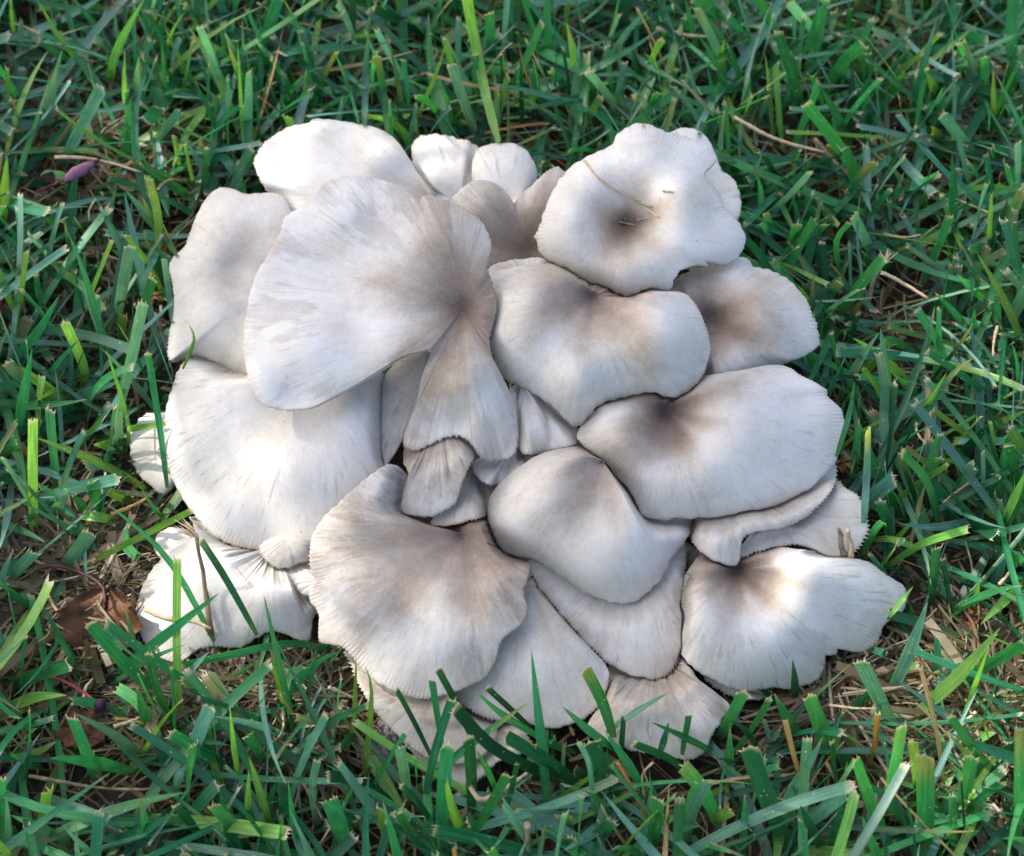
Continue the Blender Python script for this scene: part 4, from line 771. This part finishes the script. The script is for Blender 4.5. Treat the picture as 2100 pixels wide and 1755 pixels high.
 ([(427, 359), (453, 320), (487, 366)], 22, 'g', 'c'), ([(412, 414), (420, 360), (424, 305)], 14, 'g', 'c'), ([(405, 403), (390, 350), (379, 297)], 10, 'y', 'c'),
 ([(617, 188), (570, 140), (520, 104)], 22, 'g', 'p'), ([(661, 158), (625, 85), (580, -5)], 16, 'g', 'p'), ([(609, 247), (622, 195), (628, 141)], 10, 'y', 'p'),
 ([(472, 214), (440, 130), (409, 56)], 18, 'b', 'c'), ([(22, 262), (18, 200), (15, 141)], 12, 'y', 'c'), ([(371, 359), (364, 315), (357, 279)], 12, 'y', 'c'), ([(30, 100), (25, 40), (20, -10)], 12, 'y', 'p'),
]
KIND = {'g': 0, 'y': 3, 'b': 2, 'k': 4, 's': 5, 'o': 6}
def traced():
    CL, SD, WD, CK, CU = [], [], [], [], []
    r = np.random.default_rng(77)
    for (pts, w, ck, tip) in TR:
        if ck == 'g' and r.random() < 0.4: ckk = 1
        else: ckk = KIND[ck]
        dy = pts[0][1] - pts[-1][1]; span = math.hypot(pts[0][0] - pts[-1][0], dy)
        zt = float(np.clip(0.012 + 0.00026 * max(dy, 0) + 0.00005 * span, 0.016, 0.066))
        P, _ = crom(np.array(pts, float), 101, closed=False); P = P[np.round(UU * 100).astype(int)]
        u = UU
        z = 0.003 + (zt - 0.003) * u ** 0.9
        if dy < 20: z = 0.008 + 0.020 * np.sin(u * math.pi * 0.7)
        if len(pts) == 4 and pts[0][1] - pts[1][1] > 30 and dy < 110: z = 0.003 + 0.03 * np.sin(u * math.pi * 0.8)
        p3 = at_z(P[:, 0], P[:, 1], z)
        # stand in front of the caps it crosses
        b = buf_at(P[:, 0], P[:, 1]); _, _, dep = project(p3)
        pull = np.where(np.isfinite(b), np.maximum(dep - (b - 0.0025), 0), 0)
        if pull.max() > 0:
            pull[-1] = max(pull[-1], 0); mx = np.maximum(np.maximum(pull, np.roll(pull, 1)), np.roll(pull, -1))
            for _ in range(3): mx = np.maximum(pull, (np.concatenate([mx[:1], mx[:-1]]) + 2 * mx + np.concatenate([mx[1:], mx[-1:]])) / 4)
            d = ray(P[:, 0], P[:, 1]); p3 = CAM + d * (dep - mx)[:, None]
        t = norm(np.gradient(p3, axis=0)); v = norm(CAM - p3)
        s = norm(np.cross(t, v)); nn = np.cross(s, t)
        a = r.normal(0, 0.28) + r.normal(0, 0.25) * u
        s = s * np.cos(a)[:, None] + nn * np.sin(a)[:, None]
        CL.append(p3); SD.append(s); WD.append(w * 0.00019); CK.append(ckk); CU.append(tip == 'c')
    return np.array(CL), np.array(SD), np.array(WD), np.array(CK), np.array(CU)
TCL, TSD, TWD, TCK, TCU = traced()

# the lawn: many blades, kept off the cluster and off the caps in view
CLs = random_blades(15500, (-0.44, 0.44), (-0.30, 0.52), 3)
CL, SD, WD, CK, CU = CLs
bad = in_foot(CL[:, 0]) | (occluding(CL).sum(1) >= 1)
# thin patches where thatch shows
tx, ty, _ = project(CL[:, 0])
thin = np.zeros(len(CL))
for (ex, ey, rx, ry, f) in [(130, 1220, 190, 130, .75), (560, 1430, 230, 90, .7), (150, 330, 160, 90, .5), (1690, 1420, 90, 60, .7), (2030, 1500, 100, 120, .6), (60, 90, 100, 90, .4), (150, 640, 120, 110, .4)]:
    thin = np.maximum(thin, 0.65 * f * (((tx - ex) / rx) ** 2 + ((ty - ey) / ry) ** 2 < 1))
r_ = np.random.default_rng(8); bad |= r_.random(len(CL)) < thin
for (ex, ey, rx, ry) in [(215, 1280, 85, 95), (160, 352, 60, 40), (95, 385, 50, 26), (207, 1448, 26, 22), (165, 1500, 50, 34), (1738, 955, 34, 22), (2000, 1270, 40, 26), (415, 1190, 30, 110), (1800, 570, 26, 60), (1855, 585, 60, 32), (1735, 1105, 26, 32), (1600, 280, 100, 26), (260, 1040, 45, 24), (240, 1605, 170, 18), (130, 1390, 60, 22)]:
    xx, yy, _d = project(CL)
    bad |= ((((xx - ex) / rx) ** 2 + ((yy - ey) / ry) ** 2 < 1) & (CL[..., 2] > 0.010)).any(1) & (r_.random(len(CL)) < 0.88)
ok = ~bad
CL, SD, WD, CK, CU = CL[ok], SD[ok], WD[ok], CK[ok], CU[ok]
# the largest of them in view become objects of their own, beside the traced ones
x, y, dpt = project(CL)
seen = ((x > 10) & (x < W0 - 10) & (y > 10) & (y < H0 - 10)).all(1)
hid = np.isfinite(buf_at(np.clip(x, 0, W0), np.clip(y, 0, H0))).any(1)
score = np.hypot(x[:, -1] - x[:, 0], y[:, -1] - y[:, 0]) * WD * np.clip(CL[:, -1, 2] / 0.03, 0.2, 1.3) * seen * ~hid
pick = np.argsort(-score)[:max(0, 298 - len(TCL))]
mask = np.zeros(len(CL), bool); mask[pick] = True
V, C, uv, FV, _ = blade_arrays(CL[~mask], SD[~mask], WD[~mask], CK[~mask], CU[~mask], 31)
tag(link('lawn_grass', lawn_mesh('lawn_grass', V, C, uv, FV, CU[~mask]), MAT_GRASS), 'mown green lawn grass all around the mushrooms', 'grass', kind='stuff')
# wider lawn outside the frame
o1 = random_blades(9000, (-1.3, 1.3), (-1.0, 1.6), 4, 1.15)
far = (np.abs(o1[0][:, 0, 0]) > 0.43) | (o1[0][:, 0, 1] > 0.51) | (o1[0][:, 0, 1] < -0.29)
o1 = [a[far] for a in o1]; o1[2] = o1[2] * 1.5
V, C, uv, FV, _ = blade_arrays(*o1[:5], 32)
tag(link('distant_lawn_grass', lawn_mesh('distant_lawn_grass', V, C, uv, FV, o1[4]), MAT_GRASS), 'green lawn grass farther from the mushrooms', 'grass', kind='stuff')

# individual blades
ICL = np.concatenate([TCL, CL[mask]]); ISD = np.concatenate([TSD, SD[mask]]); IWD = np.concatenate([TWD, WD[mask]]); ICK = np.concatenate([TCK, CK[mask]]); ICU = np.concatenate([TCU, CU[mask]])
V, C, uv, FV, _ = blade_arrays(ICL, ISD, IWD, ICK, ICU, 33)
SHORT = {'A': 'wavy funnel cap', 'I': 'largest fan cap', 'B': 'broad cream cap', 'D': 'wide creased cap', 'C': 'specked round cap', 'A2': 'wavy funnel cap', 'E': 'tan-crowned cap', 'M': 'frilled grey-brown cap',
         'F': 'comb-edged white cap', 'H1': 'upper shelf cap', 'H2': 'lower shelf cap', 'G': 'torn-rimmed sunlit cap', 'K': 'bulging buff cap', 'L': 'smooth cream cap', 'P': 'notched cap', 'O': 'small cream cap',
         'N': 'squeezed cream cap', 'J': 'big white cap', 'V': 'low striped cap', 'Z': 'pleated white cap', 'CC': 'lowest buff cap', 'AA': 'dull half-hidden cap', 'BB': 'lowest white cap', 'Y': 'small separate cap', 'X': 'frilled grey-brown cap', 'W': 'big white cap', 'DD': 'torn-rimmed sunlit cap', 'FF': 'low striped cap', 'P2': 'broad cream cap'}
def blade_label(k):
    xx, yy, dd = project(ICL[k]); xc, yc = np.clip(xx, 0, W0 - 1), np.clip(yy, 0, H0 - 1)
    b = buf_at(xc, yc); front = np.isfinite(b) & (dd < b)
    tone = {0: 'green', 1: 'green', 2: 'blue-green', 3: 'yellow-green', 4: 'dark green', 5: 'straw-coloured', 6: 'orange-brown'}[int(ICK[k])]
    w_ = IWD[k]; size = 'broad' if w_ > 0.0046 else 'medium-width' if w_ > 0.0031 else 'narrow' if w_ > 0.0021 else 'thread-thin'
    end = 'mown tip' if ICU[k] else 'pointed tip'
    ch = ICL[k][-1] - ICL[k][0]; ln = np.linalg.norm(np.diff(ICL[k], axis=0), axis=1).sum()
    pose = 'strongly arched' if np.linalg.norm(ch) < 0.86 * ln else 'lying' if abs(ch[2]) < 0.35 * ln else 'leaning' if abs(ch[2]) < 0.75 * ln else 'upright'
    long_ = 'long' if ln > 0.055 else 'short' if ln < 0.032 else ''
    if front.sum() >= 2:
        ids = IDBUF[(yc / S4).astype(int), (xc / S4).astype(int)][front]; ids = ids[ids >= 0]
        key = CAPS[int(np.bincount(ids).argmax())]['key']; place = 'crossing the ' + SHORT.get(key, 'cluster')
    else:
        best = min(((np.hypot(OUTL[q_][:, 0][:, None] - xx[None], OUTL[q_][:, 1][:, None] - yy[None]).min(), q_) for q_ in OUTL if q_ in SHORT))
        place = ('touching the ' if best[0] < 14 else 'close to the ' if best[0] < 110 else 'farther out from the ') + SHORT[best[1]]
    lb = ' '.join(f'{long_} {size} {tone} grass blade, {pose}, {end}, {place}'.split())
    return lb, lb.replace(',', '')[:90]
for k in range(len(ICL)):
    b0 = V[k, 0, 1].copy(); b0[2] = max(0.0, b0[2])
    me = mesh_np('grass_blade', V[k].reshape(-1, 3) - b0, [BF])
    cc = C[k].reshape(-1, 3); attr(me, 'col', np.hstack([cc, np.ones((len(cc), 1))])); attr(me, 'uvw', uv[k].reshape(-1, 3))
    o = link('grass_blade', me, MAT_GRASS, None, b0)  # each object is one single grass blade
    lb, gp = blade_label(k); tag(o, lb, 'grass', gp)
    if ICU[k]:
        fm = mesh_np('frayed_tip', FV[k].reshape(-1, 3) - b0, [np.arange(NF * 3).reshape(-1, 3)])
        attr(fm, 'col', np.tile([*(STRAW * 1.05), 1.0], (NF * 3, 1))); attr(fm, 'uvw', np.tile(uv[k, -1, 1], (NF * 3, 1)))
        link('frayed_tip', fm, MAT_GRASS, o)

# thatch: dead clippings on the soil
def thatch():
    r = np.random.default_rng(91); n = 22000
    b = np.stack([r.uniform(-0.44, 0.44, n), r.uniform(-0.30, 0.52, n), r.uniform(0.0, 0.010, n) ** 1.0], 1)
    for (ex, ey, sx, sy, m_) in [(130, 1240, 100, 60, 2600), (560, 1440, 130, 45, 2000), (150, 330, 90, 50, 1200), (1690, 1420, 50, 40, 900), (2030, 1500, 60, 80, 1500)]:
        g = at_z(r.normal(ex, sx, m_), r.normal(ey, sy, m_), 0.0); g[:, 2] = r.uniform(0.002, 0.014, m_); b = np.vstack([b, g])
    n = len(b); ok = ~in_foot(b) | (r.random(n) < 0.1); b = b[ok]; n = len(b)
    az = r.uniform(0, 2 * math.pi, n); L = r.uniform(0.008, 0.045, n); cv = r.normal(0, 0.5, n)
    K = 4; u = np.linspace(0, 1, K)
    a = az[:, None] + cv[:, None] * u
    tilt = r.normal(0, 0.16, n)[:, None]
    d = np.stack([np.cos(a) * np.cos(tilt), np.sin(a) * np.cos(tilt), np.sin(tilt) * np.ones(K)], -1)
    P = b[:, None] + np.cumsum(d, 1) * (L / K)[:, None, None]; P[..., 2] = np.maximum(P[..., 2], 0.0005)
    s = norm(np.cross(d, np.array([0, 0, 1.0]))) ; s = norm(s + r.normal(0, .35, (n, 1, 1)) * np.array([0, 0, 1.0]))
    w = np.where(r.random(n) < .93, r.uniform(0.0002, 0.0006, n), r.uniform(0.001, 0.002, n))[:, None, None]
    V = np.stack([P - s * w, P + s * w], 2).reshape(n, K * 2, 3)
    f = np.array([(2 * k, 2 * k + 1, 2 * k + 3, 2 * k + 2) for k in range(K - 1)])
    F = (np.arange(n)[:, None, None] * K * 2 + f).reshape(-1, 4)
    pal = np.array([(0.40, 0.32, 0.20), (0.30, 0.22, 0.13), (0.52, 0.46, 0.33), (0.20, 0.14, 0.085), (0.16, 0.17, 0.07)])
    c = pal[r.choice(5, n, p=[.30, .27, .16, .17, .10])] * r.uniform(.3, 1.05, (n, 1))
    occ = occluding(P).any(1)
    me = mesh_np('thatch', V.reshape(-1, 3), [F[np.repeat(~occ, K - 1)]])
    C = np.repeat(c, K * 2, 0); attr(me, 'col', np.hstack([C, np.ones((len(C), 1))]))
    uv = np.zeros((n, K * 2, 3)); uv[..., 1] = np.repeat(u, 2) * L[:, None]; uv[..., 2] = r.random((n, 1)) * 3; uv[..., 0] = 0.0005
    attr(me, 'uvw', uv.reshape(-1, 3))
    tag(link('thatch', me, MAT_GRASS), 'dead straw clippings matted on the soil between the blades', 'thatch', kind='stuff')
thatch()
#@@ITEMS
# ------------------------------------------------------------------ fallen leaves, fruits, straws and clippings
def on_cap(px, py, lift=0.0006):
    """a point just above the cap seen at this place"""
    px = np.asarray(px, float); py = np.asarray(py, float)
    b = buf_at(px, py); d = ray(px, py)
    b = np.where(np.isfinite(b), b, np.nanmin(np.where(np.isfinite(b), b, np.nan)))
    k = np.linspace(0, 1, len(b)); b = np.minimum(np.polyval(np.polyfit(k, b, 3), k), b + 0.0005)
    return CAM + d * (b - lift)[..., None]
def sm_pull(p):
    q = np.maximum(np.maximum(p, np.concatenate([p[:1], p[:-1]])), np.concatenate([p[1:], p[-1:]])); q = np.maximum(q, np.concatenate([q[1:], q[-1:]]))
    for _ in range(4): q = (np.concatenate([q[:1], q[:-1]]) + 2 * q + np.concatenate([q[1:], q[-1:]])) / 4
    return q
def tube_thing(name, pts, rad, mat, label, cat, group=None, z=0.02, cap_on=False, n=7, flat=1.0, parent=None, taper=0.6):
    P, _ = crom(np.array(pts, float), 12, closed=False)
    zz = np.linspace(*z, 12) if isinstance(z, tuple) else np.full(12, z)
    W = on_cap(P[:, 0], P[:, 1]) if cap_on else at_z(P[:, 0], P[:, 1], zz)
    if not cap_on:
        b = buf_at(P[:, 0], P[:, 1]); _, _, dep = project(W)
        pull = np.where(np.isfinite(b), np.maximum(dep - (b - 0.002), 0), 0)
        W = CAM + ray(P[:, 0], P[:, 1]) * (dep - sm_pull(pull))[:, None]
    r = np.random.default_rng(int(abs(P.sum())) % 9999)
    W = W + r.normal(0, rad * 0.00002, W.shape)
    R = rad * 0.00019 * np.linspace(1, taper, 12) * (1 + 0.12 * r.normal(0, 1, 12))
    base = W[0].copy()
    V, F = tube(W - base, R, n)
    o = link(name, mesh_np(name, V, F), mat, parent, None if parent else base)
    if parent: o.location = [float(v) for v in (base - np.array(parent.location))]
    if label: tag(o, label, cat, group)
    return o, W
def leaf_thing(name, base_px, tip_px, half_w, z, curl, mat, label, lobes, seed, stalk=None):
    r = np.random.default_rng(seed)
    nu, nv = 22, 13
    A = at_z(base_px[0], base_px[1], z[0]); B = at_z(tip_px[0], tip_px[1], z[1])
    ax = B - A; ln = np.linalg.norm(ax); ax = ax / ln
    up = norm(np.array([0, 0, 1.0]) - ax * ax[2]); sd_ = np.cross(ax, up)
    u = np.linspace(0, 1, nu); v = np.linspace(-1, 1, nv)
    prof = np.sin(np.clip(u, 0, 1) ** 0.8 * math.pi) ** 0.7 * (1 + 0.30 * np.abs(np.sin(u * math.pi * lobes))) + 0.03
    Uu, Vv = np.meshgrid(u, v, indexing='ij')
    w = half_w * 0.00019 * prof[:, None] * (1 + 0.06 * r.normal(0, 1, (nu, nv)) * (np.abs(Vv) > .95))
    cup = curl * (np.abs(Vv) ** 1.6) * half_w * 0.00019 * (0.7 + 0.5 * np.sin(Uu * 7 + Vv * 2 + seed))
    wav = 0.0018 * np.sin(Uu * 17 + seed) * np.abs(Vv) + 0.0006 * np.cos(np.abs(Vv) * 9 - Uu * 22)
    P = A + ax * (Uu * ln)[..., None] + sd_ * (Vv * w)[..., None] + up * (cup + wav + 0.0025 * np.sin(Uu * math.pi))[..., None]
    root = empty(name, A * np.array([1, 1, 0])); rl = np.array(root.location); tag(root, label, 'leaf')
    i, j = np.meshgrid(np.arange(nu - 1), np.arange(nv - 1), indexing='ij'); k = (i * nv + j).ravel()
    top = P.reshape(-1, 3); bot = top - up * 0.0003
    F = np.stack([k, k + nv, k + nv + 1, k + 1], -1); off = len(top)
    link('leaf_blade', mesh_np('leaf_blade', np.vstack([top, bot]) - rl, [F, F[:, ::-1] + off]), mat, root)
    mid = P[:, nv // 2] + up * 0.0003
    V, Fm = tube(mid - rl, np.linspace(0.0007, 0.0002, nu), 6); link('midrib', mesh_np('midrib', V, Fm), MAT_STALK, root)
    if stalk:
        tube_thing('leaf_stalk', stalk, 4.5, MAT_STALK, None, None, z=(z[0] + 0.002, 0.022), parent=root)
    return root
leaf_thing('dead_leaf', (222, 1204), (204, 1380), 62, (0.020, 0.004), 0.75, MAT_LEAF, 'curled brown dead leaf with dark arching stalk beside the low white cap', 4, 3, [(217, 1238), (208, 1200), (160, 1172), (110, 1160), (76, 1168)])
leaf_thing('dead_leaf', (118, 1480), (215, 1528), 34, (0.010, 0.008), 0.3, MAT_LEAF, 'small ragged russet leaf scrap under grass near the purple fruit', 3, 5)
leaf_thing('dead_leaf', (1708, 960), (1764, 950), 13, (0.020, 0.022), 0.5, MAT_TAN, 'small tan leaf scrap beside the wide creased cap', 1, 6)
leaf_thing('dead_leaf', (1968, 1276), (2032, 1262), 19, (0.010, 0.010), 0.7, MAT_LEAF, 'rolled russet leaf scrap in the sunny grass', 2, 8)
leaf_thing('dead_leaf', (-8, 650), (36, 600), 15, (0.014, 0.020), 0.5, MAT_LEAF, 'narrow brown leaf scrap in the grass beside upright yellow-green blades', 2, 9)
leaf_thing('dead_leaf', (300, 628), (336, 604), 14, (0.020, 0.024), 0.4, MAT_TAN, 'orange-brown leaf scrap next to the buff grey bulging cap', 2, 10)
leaf_thing('dead_leaf', (24, 925), (62, 945), 14, (0.010, 0.014), 0.4, MAT_TAN, 'yellow leaf scrap beneath a tall green blade', 1, 12)
leaf_thing('dead_leaf', (1130, 1745), (1100, 1700), 18, (0.006, 0.008), 0.5, MAT_LEAF, 'dark brown leaf scrap deep between the foreground blades', 2, 13)

def fruit(ax_px, half_w, z, mat, label, stalk, smat, seed):
    A = at_z(*ax_px[0], z[0]); B = at_z(*ax_px[1], z[1])
    u = np.linspace(0, 1, 14)
    prof = np.sin(np.clip(u * 0.97 + 0.015, 0, 1) * math.pi) ** 0.62 * (1 - 0.35 * (u - .45))
    P = A + (B - A) * u[:, None]; r = np.random.default_rng(seed)
    V, F = tube(P, half_w * 0.00019 * prof, 16)
    V = V + 0.00022 * np.sin(V * 1900 + seed)
    root = empty('fallen_fruit', A * np.array([1, 1, 0])); tag(root, label, 'fruit'); rl = np.array(root.location)
    link('fruit_body', mesh_np('fruit_body', V - rl, F), mat, root)
    tube_thing('fruit_stalk', stalk, 3.2, smat, None, None, z=(z[0], 0.012), parent=root, taper=0.8)
    V, F = tube(np.array([B - (B - A) * .02, B + (B - A) * .10, B + (B - A) * .2]) - rl, np.array([0.0012, 0.0009, 0.0002]), 7)
    link('calyx', mesh_np('calyx', V, F), MAT_PURPLE, root)
fruit([(133, 368), (194, 333)], 14, (0.034, 0.036), MAT_PINK, 'pink and mauve elongated fruit on a long red stalk', [(140, 364), (110, 378), (52, 405)], MAT_RED, 2)
fruit([(193, 1438), (219, 1456)], 15, (0.024, 0.022), MAT_PURPLE, 'dark purple round fruit on a thin red stalk', [(196, 1440), (170, 1418), (120, 1392), (30, 1370)], MAT_RED, 4)

# standing and lying dry stalks
def stalk(pts, rad, label, z, mat=None, group=None, cap_on=False, flare=None, name='dry_stalk'):
    o, W = tube_thing(name, pts, rad, mat or MAT_STRAW, label, 'stalk' if name == 'dry_stalk' else 'clipping', group, z=z, cap_on=cap_on)
    if flare:                                        # frayed end: a fan of stiff fibres
        r = np.random.default_rng(len(pts) * 7 + int(rad)); e = W[-1] - np.array(o.location)
        Vs, Fs = [], []
        for k in range(11):
            tip = at_z(flare[0] + r.normal(0, 14), flare[1] + r.normal(0, 11), W[-1][2] + r.normal(0.002, 0.002)) - np.array(o.location)
            a = e + r.normal(0, 0.0006, 3); V, F = tube(np.array([a, (a + tip) / 2 + r.normal(0, .0004, 3), tip]), np.array([.0004, .0003, .0001]), 5, cap=False)
            Vs.append(V); Fs.append(F[0] + 15 * k)
        link('frayed_end', mesh_np('frayed_end', np.vstack(Vs), [np.vstack(Fs)]), MAT_STRAW, o)
MAT_BSTALK = simple_mat('brown_stalk', (0.10, 0.065, 0.035), (0.34, 0.26, 0.16), 260, 0.7, 0.6, 0.0006, (1, 1, 0.3))
stalk([(433, 1300), (424, 1230), (412, 1150), (402, 1098)], 6, 'brown broken stalk with a frayed pale head leaning over the low white cap', (0.004, 0.052), MAT_BSTALK, flare=(372, 1080))
stalk([(1776, 640), (1788, 585), (1800, 556), (1812, 536)], 6, 'upright split straw with frayed top beside a broad green blade', (0.008, 0.045), flare=(1818, 528))
stalk([(1806, 558), (1850, 580), (1903, 612)], 5, 'pale straw piece lying across the blades from the split straw', (0.045, 0.040), flare=None)
stalk([(1728, 1136), (1724, 1108), (1720, 1084)], 7, 'cut hollow grass stem stub beside the lower shelf cap', (0.020, 0.040), MAT_BSTALK, 'cut stem stubs')
stalk([(1745, 1140), (1742, 1112), (1737, 1088)], 7, 'cut hollow grass stem stub beside the lower shelf cap', (0.020, 0.042), MAT_STRAW, 'cut stem stubs')
stalk([(229, 1054), (265, 1040), (302, 1021)], 4, 'smooth yellow straw lying over two cut yellow-green blades', (0.028, 0.032), MAT_TAN)
stalk([(296, 1248), (335, 1266), (390, 1272), (432, 1288)], 6, 'twisted dry straw lying on the low white cap', 0.03, MAT_STRAW)
stalk([(1505, 240), (1560, 272), (1620, 295), (1690, 312)], 5, 'long pale straw lying behind the wavy funnel cap', (0.034, 0.034))
stalk([(1345, 58), (1400, 70), (1455, 76)], 5, 'short tan straw lying far behind the cluster', (0.03, 0.03))
stalk([(1670, 285), (1700, 320), (1752, 372)], 6, 'brownish straw alongside a broad mown blade', (0.03, 0.02), MAT_BSTALK)
stalk([(112, 322), (190, 326), (290, 352)], 4, 'thin pale straw above the pink fruit', (0.036, 0.036))
stalk([(150, 690), (175, 640), (205, 590)], 4, 'thin curved straw among the upright sunny-side blades', (0.014, 0.03), MAT_BSTALK)
stalk([(318, 640), (338, 700), (355, 770)], 4, 'grey straw leaning against the buff grey bulging cap', (0.03, 0.02), MAT_GREY)
stalk([(2000, 1460), (1960, 1500), (1930, 1560)], 4, 'bright straw in the sunny corner of the lawn', (0.03, 0.012))
stalk([(1700, 1445), (1745, 1452), (1790, 1452)], 3, 'white thread-like straw behind frayed blades', (0.03, 0.03))
stalk([(1080, 1690), (1083, 1740), (1078, 1770)], 6, 'upright tan straw between broad foreground blades', (0.03, 0.004))
stalk([(60, 1590), (180, 1612), (290, 1618), (430, 1606)], 4, 'thick brown-green dead stem lying flat in the foreground grass', (0.022, 0.020), MAT_BSTALK)
stalk([(960, 1600), (990, 1640), (1080, 1585)], 5, 'shredded pale grass strip lying in front of the cluster', (0.028, 0.034))
rr_ = np.random.default_rng(6)
for (px, py) in [(520, 60), (640, 60), (880, 130), (1470, 60), (1880, 60), (1990, 420), (1850, 480), (2040, 700), (1890, 880), (1960, 1010), (2060, 1180), (1720, 1600), (1600, 1640), (1330, 1600), (640, 1640), (420, 1480), (260, 1480), (90, 1300), (60, 480), (190, 430), (230, 260), (60, 60), (330, 180), (570, 1490), (700, 1420), (110, 1230), (180, 1420)]:
    a = rr_.uniform(0, 6.28); l = rr_.uniform(40, 90)
    stalk([(px - l * math.cos(a) / 2, py - l * math.sin(a) / 2), (px + rr_.normal(0, 6), py + rr_.normal(0, 6)), (px + l * math.cos(a) / 2, py + l * math.sin(a) / 2)], rr_.uniform(2.2, 4.2),
          'loose pale straw caught between the grass blades', (rr_.uniform(.014, .034), rr_.uniform(.014, .034)), MAT_STRAW if rr_.random() < .7 else MAT_BSTALK, 'loose straws in the lawn')
# bits lying on the caps
MAT_CLIP = simple_mat('green_clipping', (0.14, 0.26, 0.12), (0.32, 0.40, 0.24), 400, .6)
stalk([(1198, 330), (1228, 366), (1270, 394), (1312, 412), (1338, 424)], 2.4, 'long thin straw lying across the wavy funnel cap', 0, MAT_STRAW, None, True, name='grass_clipping')
for pts, rad, mt in [([(1302, 413), (1335, 424)], 2.8, MAT_CLIP), ([(1358, 391), (1380, 394)], 2.4, MAT_CLIP), ([(1280, 446), (1288, 464)], 1.8, MAT_CLIP), ([(1306, 451), (1328, 447)], 1.8, MAT_STRAW), ([(1325, 428), (1350, 445)], 2.2, MAT_STRAW), ([(1270, 455), (1302, 462)], 1.8, MAT_STRAW)]:
    stalk(pts, rad, 'small grass clipping stuck in the hollow of the wavy funnel cap', 0, mt, 'clippings in the hollow of the wavy funnel cap', True, name='grass_clipping')

def fragment(px, py, rx, ry, z, label, seed):
    r = np.random.default_rng(seed); c = at_z(px, py, z); nu, nv = 12, 10
    u = np.linspace(0, 2 * math.pi, nu, endpoint=False); v = np.linspace(0.12, math.pi - 0.12, nv)
    U, Vv = np.meshgrid(u, v)
    rad = 1 + 0.22 * np.sin(3 * U + seed) * np.sin(2 * Vv) + 0.10 * r.normal(0, 1, U.shape)
    P = np.stack([rx * .00019 * np.cos(U) * np.sin(Vv) * rad, ry * .00024 * np.sin(U) * np.sin(Vv) * rad, 0.005 * np.cos(Vv) * rad], -1).reshape(-1, 3)
    i, j = np.meshgrid(np.arange(nv - 1), np.arange(nu), indexing='ij')
    F = np.stack([i * nu + j, i * nu + (j + 1) % nu, (i + 1) * nu + (j + 1) % nu, (i + 1) * nu + j], -1).reshape(-1, 4)
    P = np.vstack([P, [0, 0, 0.005], [0, 0, -0.005]]); jj = np.arange(nu); q = (nv - 1) * nu
    T = np.concatenate([np.stack([np.full(nu, nv * nu), (jj + 1) % nu, jj], -1), np.stack([np.full(nu, nv * nu + 1), q + jj, q + (jj + 1) % nu], -1)])
    tag(link('bark_fragment', mesh_np('bark_fragment', P, [F, T], smooth=False), MAT_GREY, None, c), label, 'bark')
fragment(800, 1515, 34, 46, 0.006, 'lumpy grey bark fragment beside the dull grey-buff cap', 1)
fragment(690, 1390, 26, 28, 0.005, 'dark grey bark fragment in the bare patch near the frilled cap', 2)
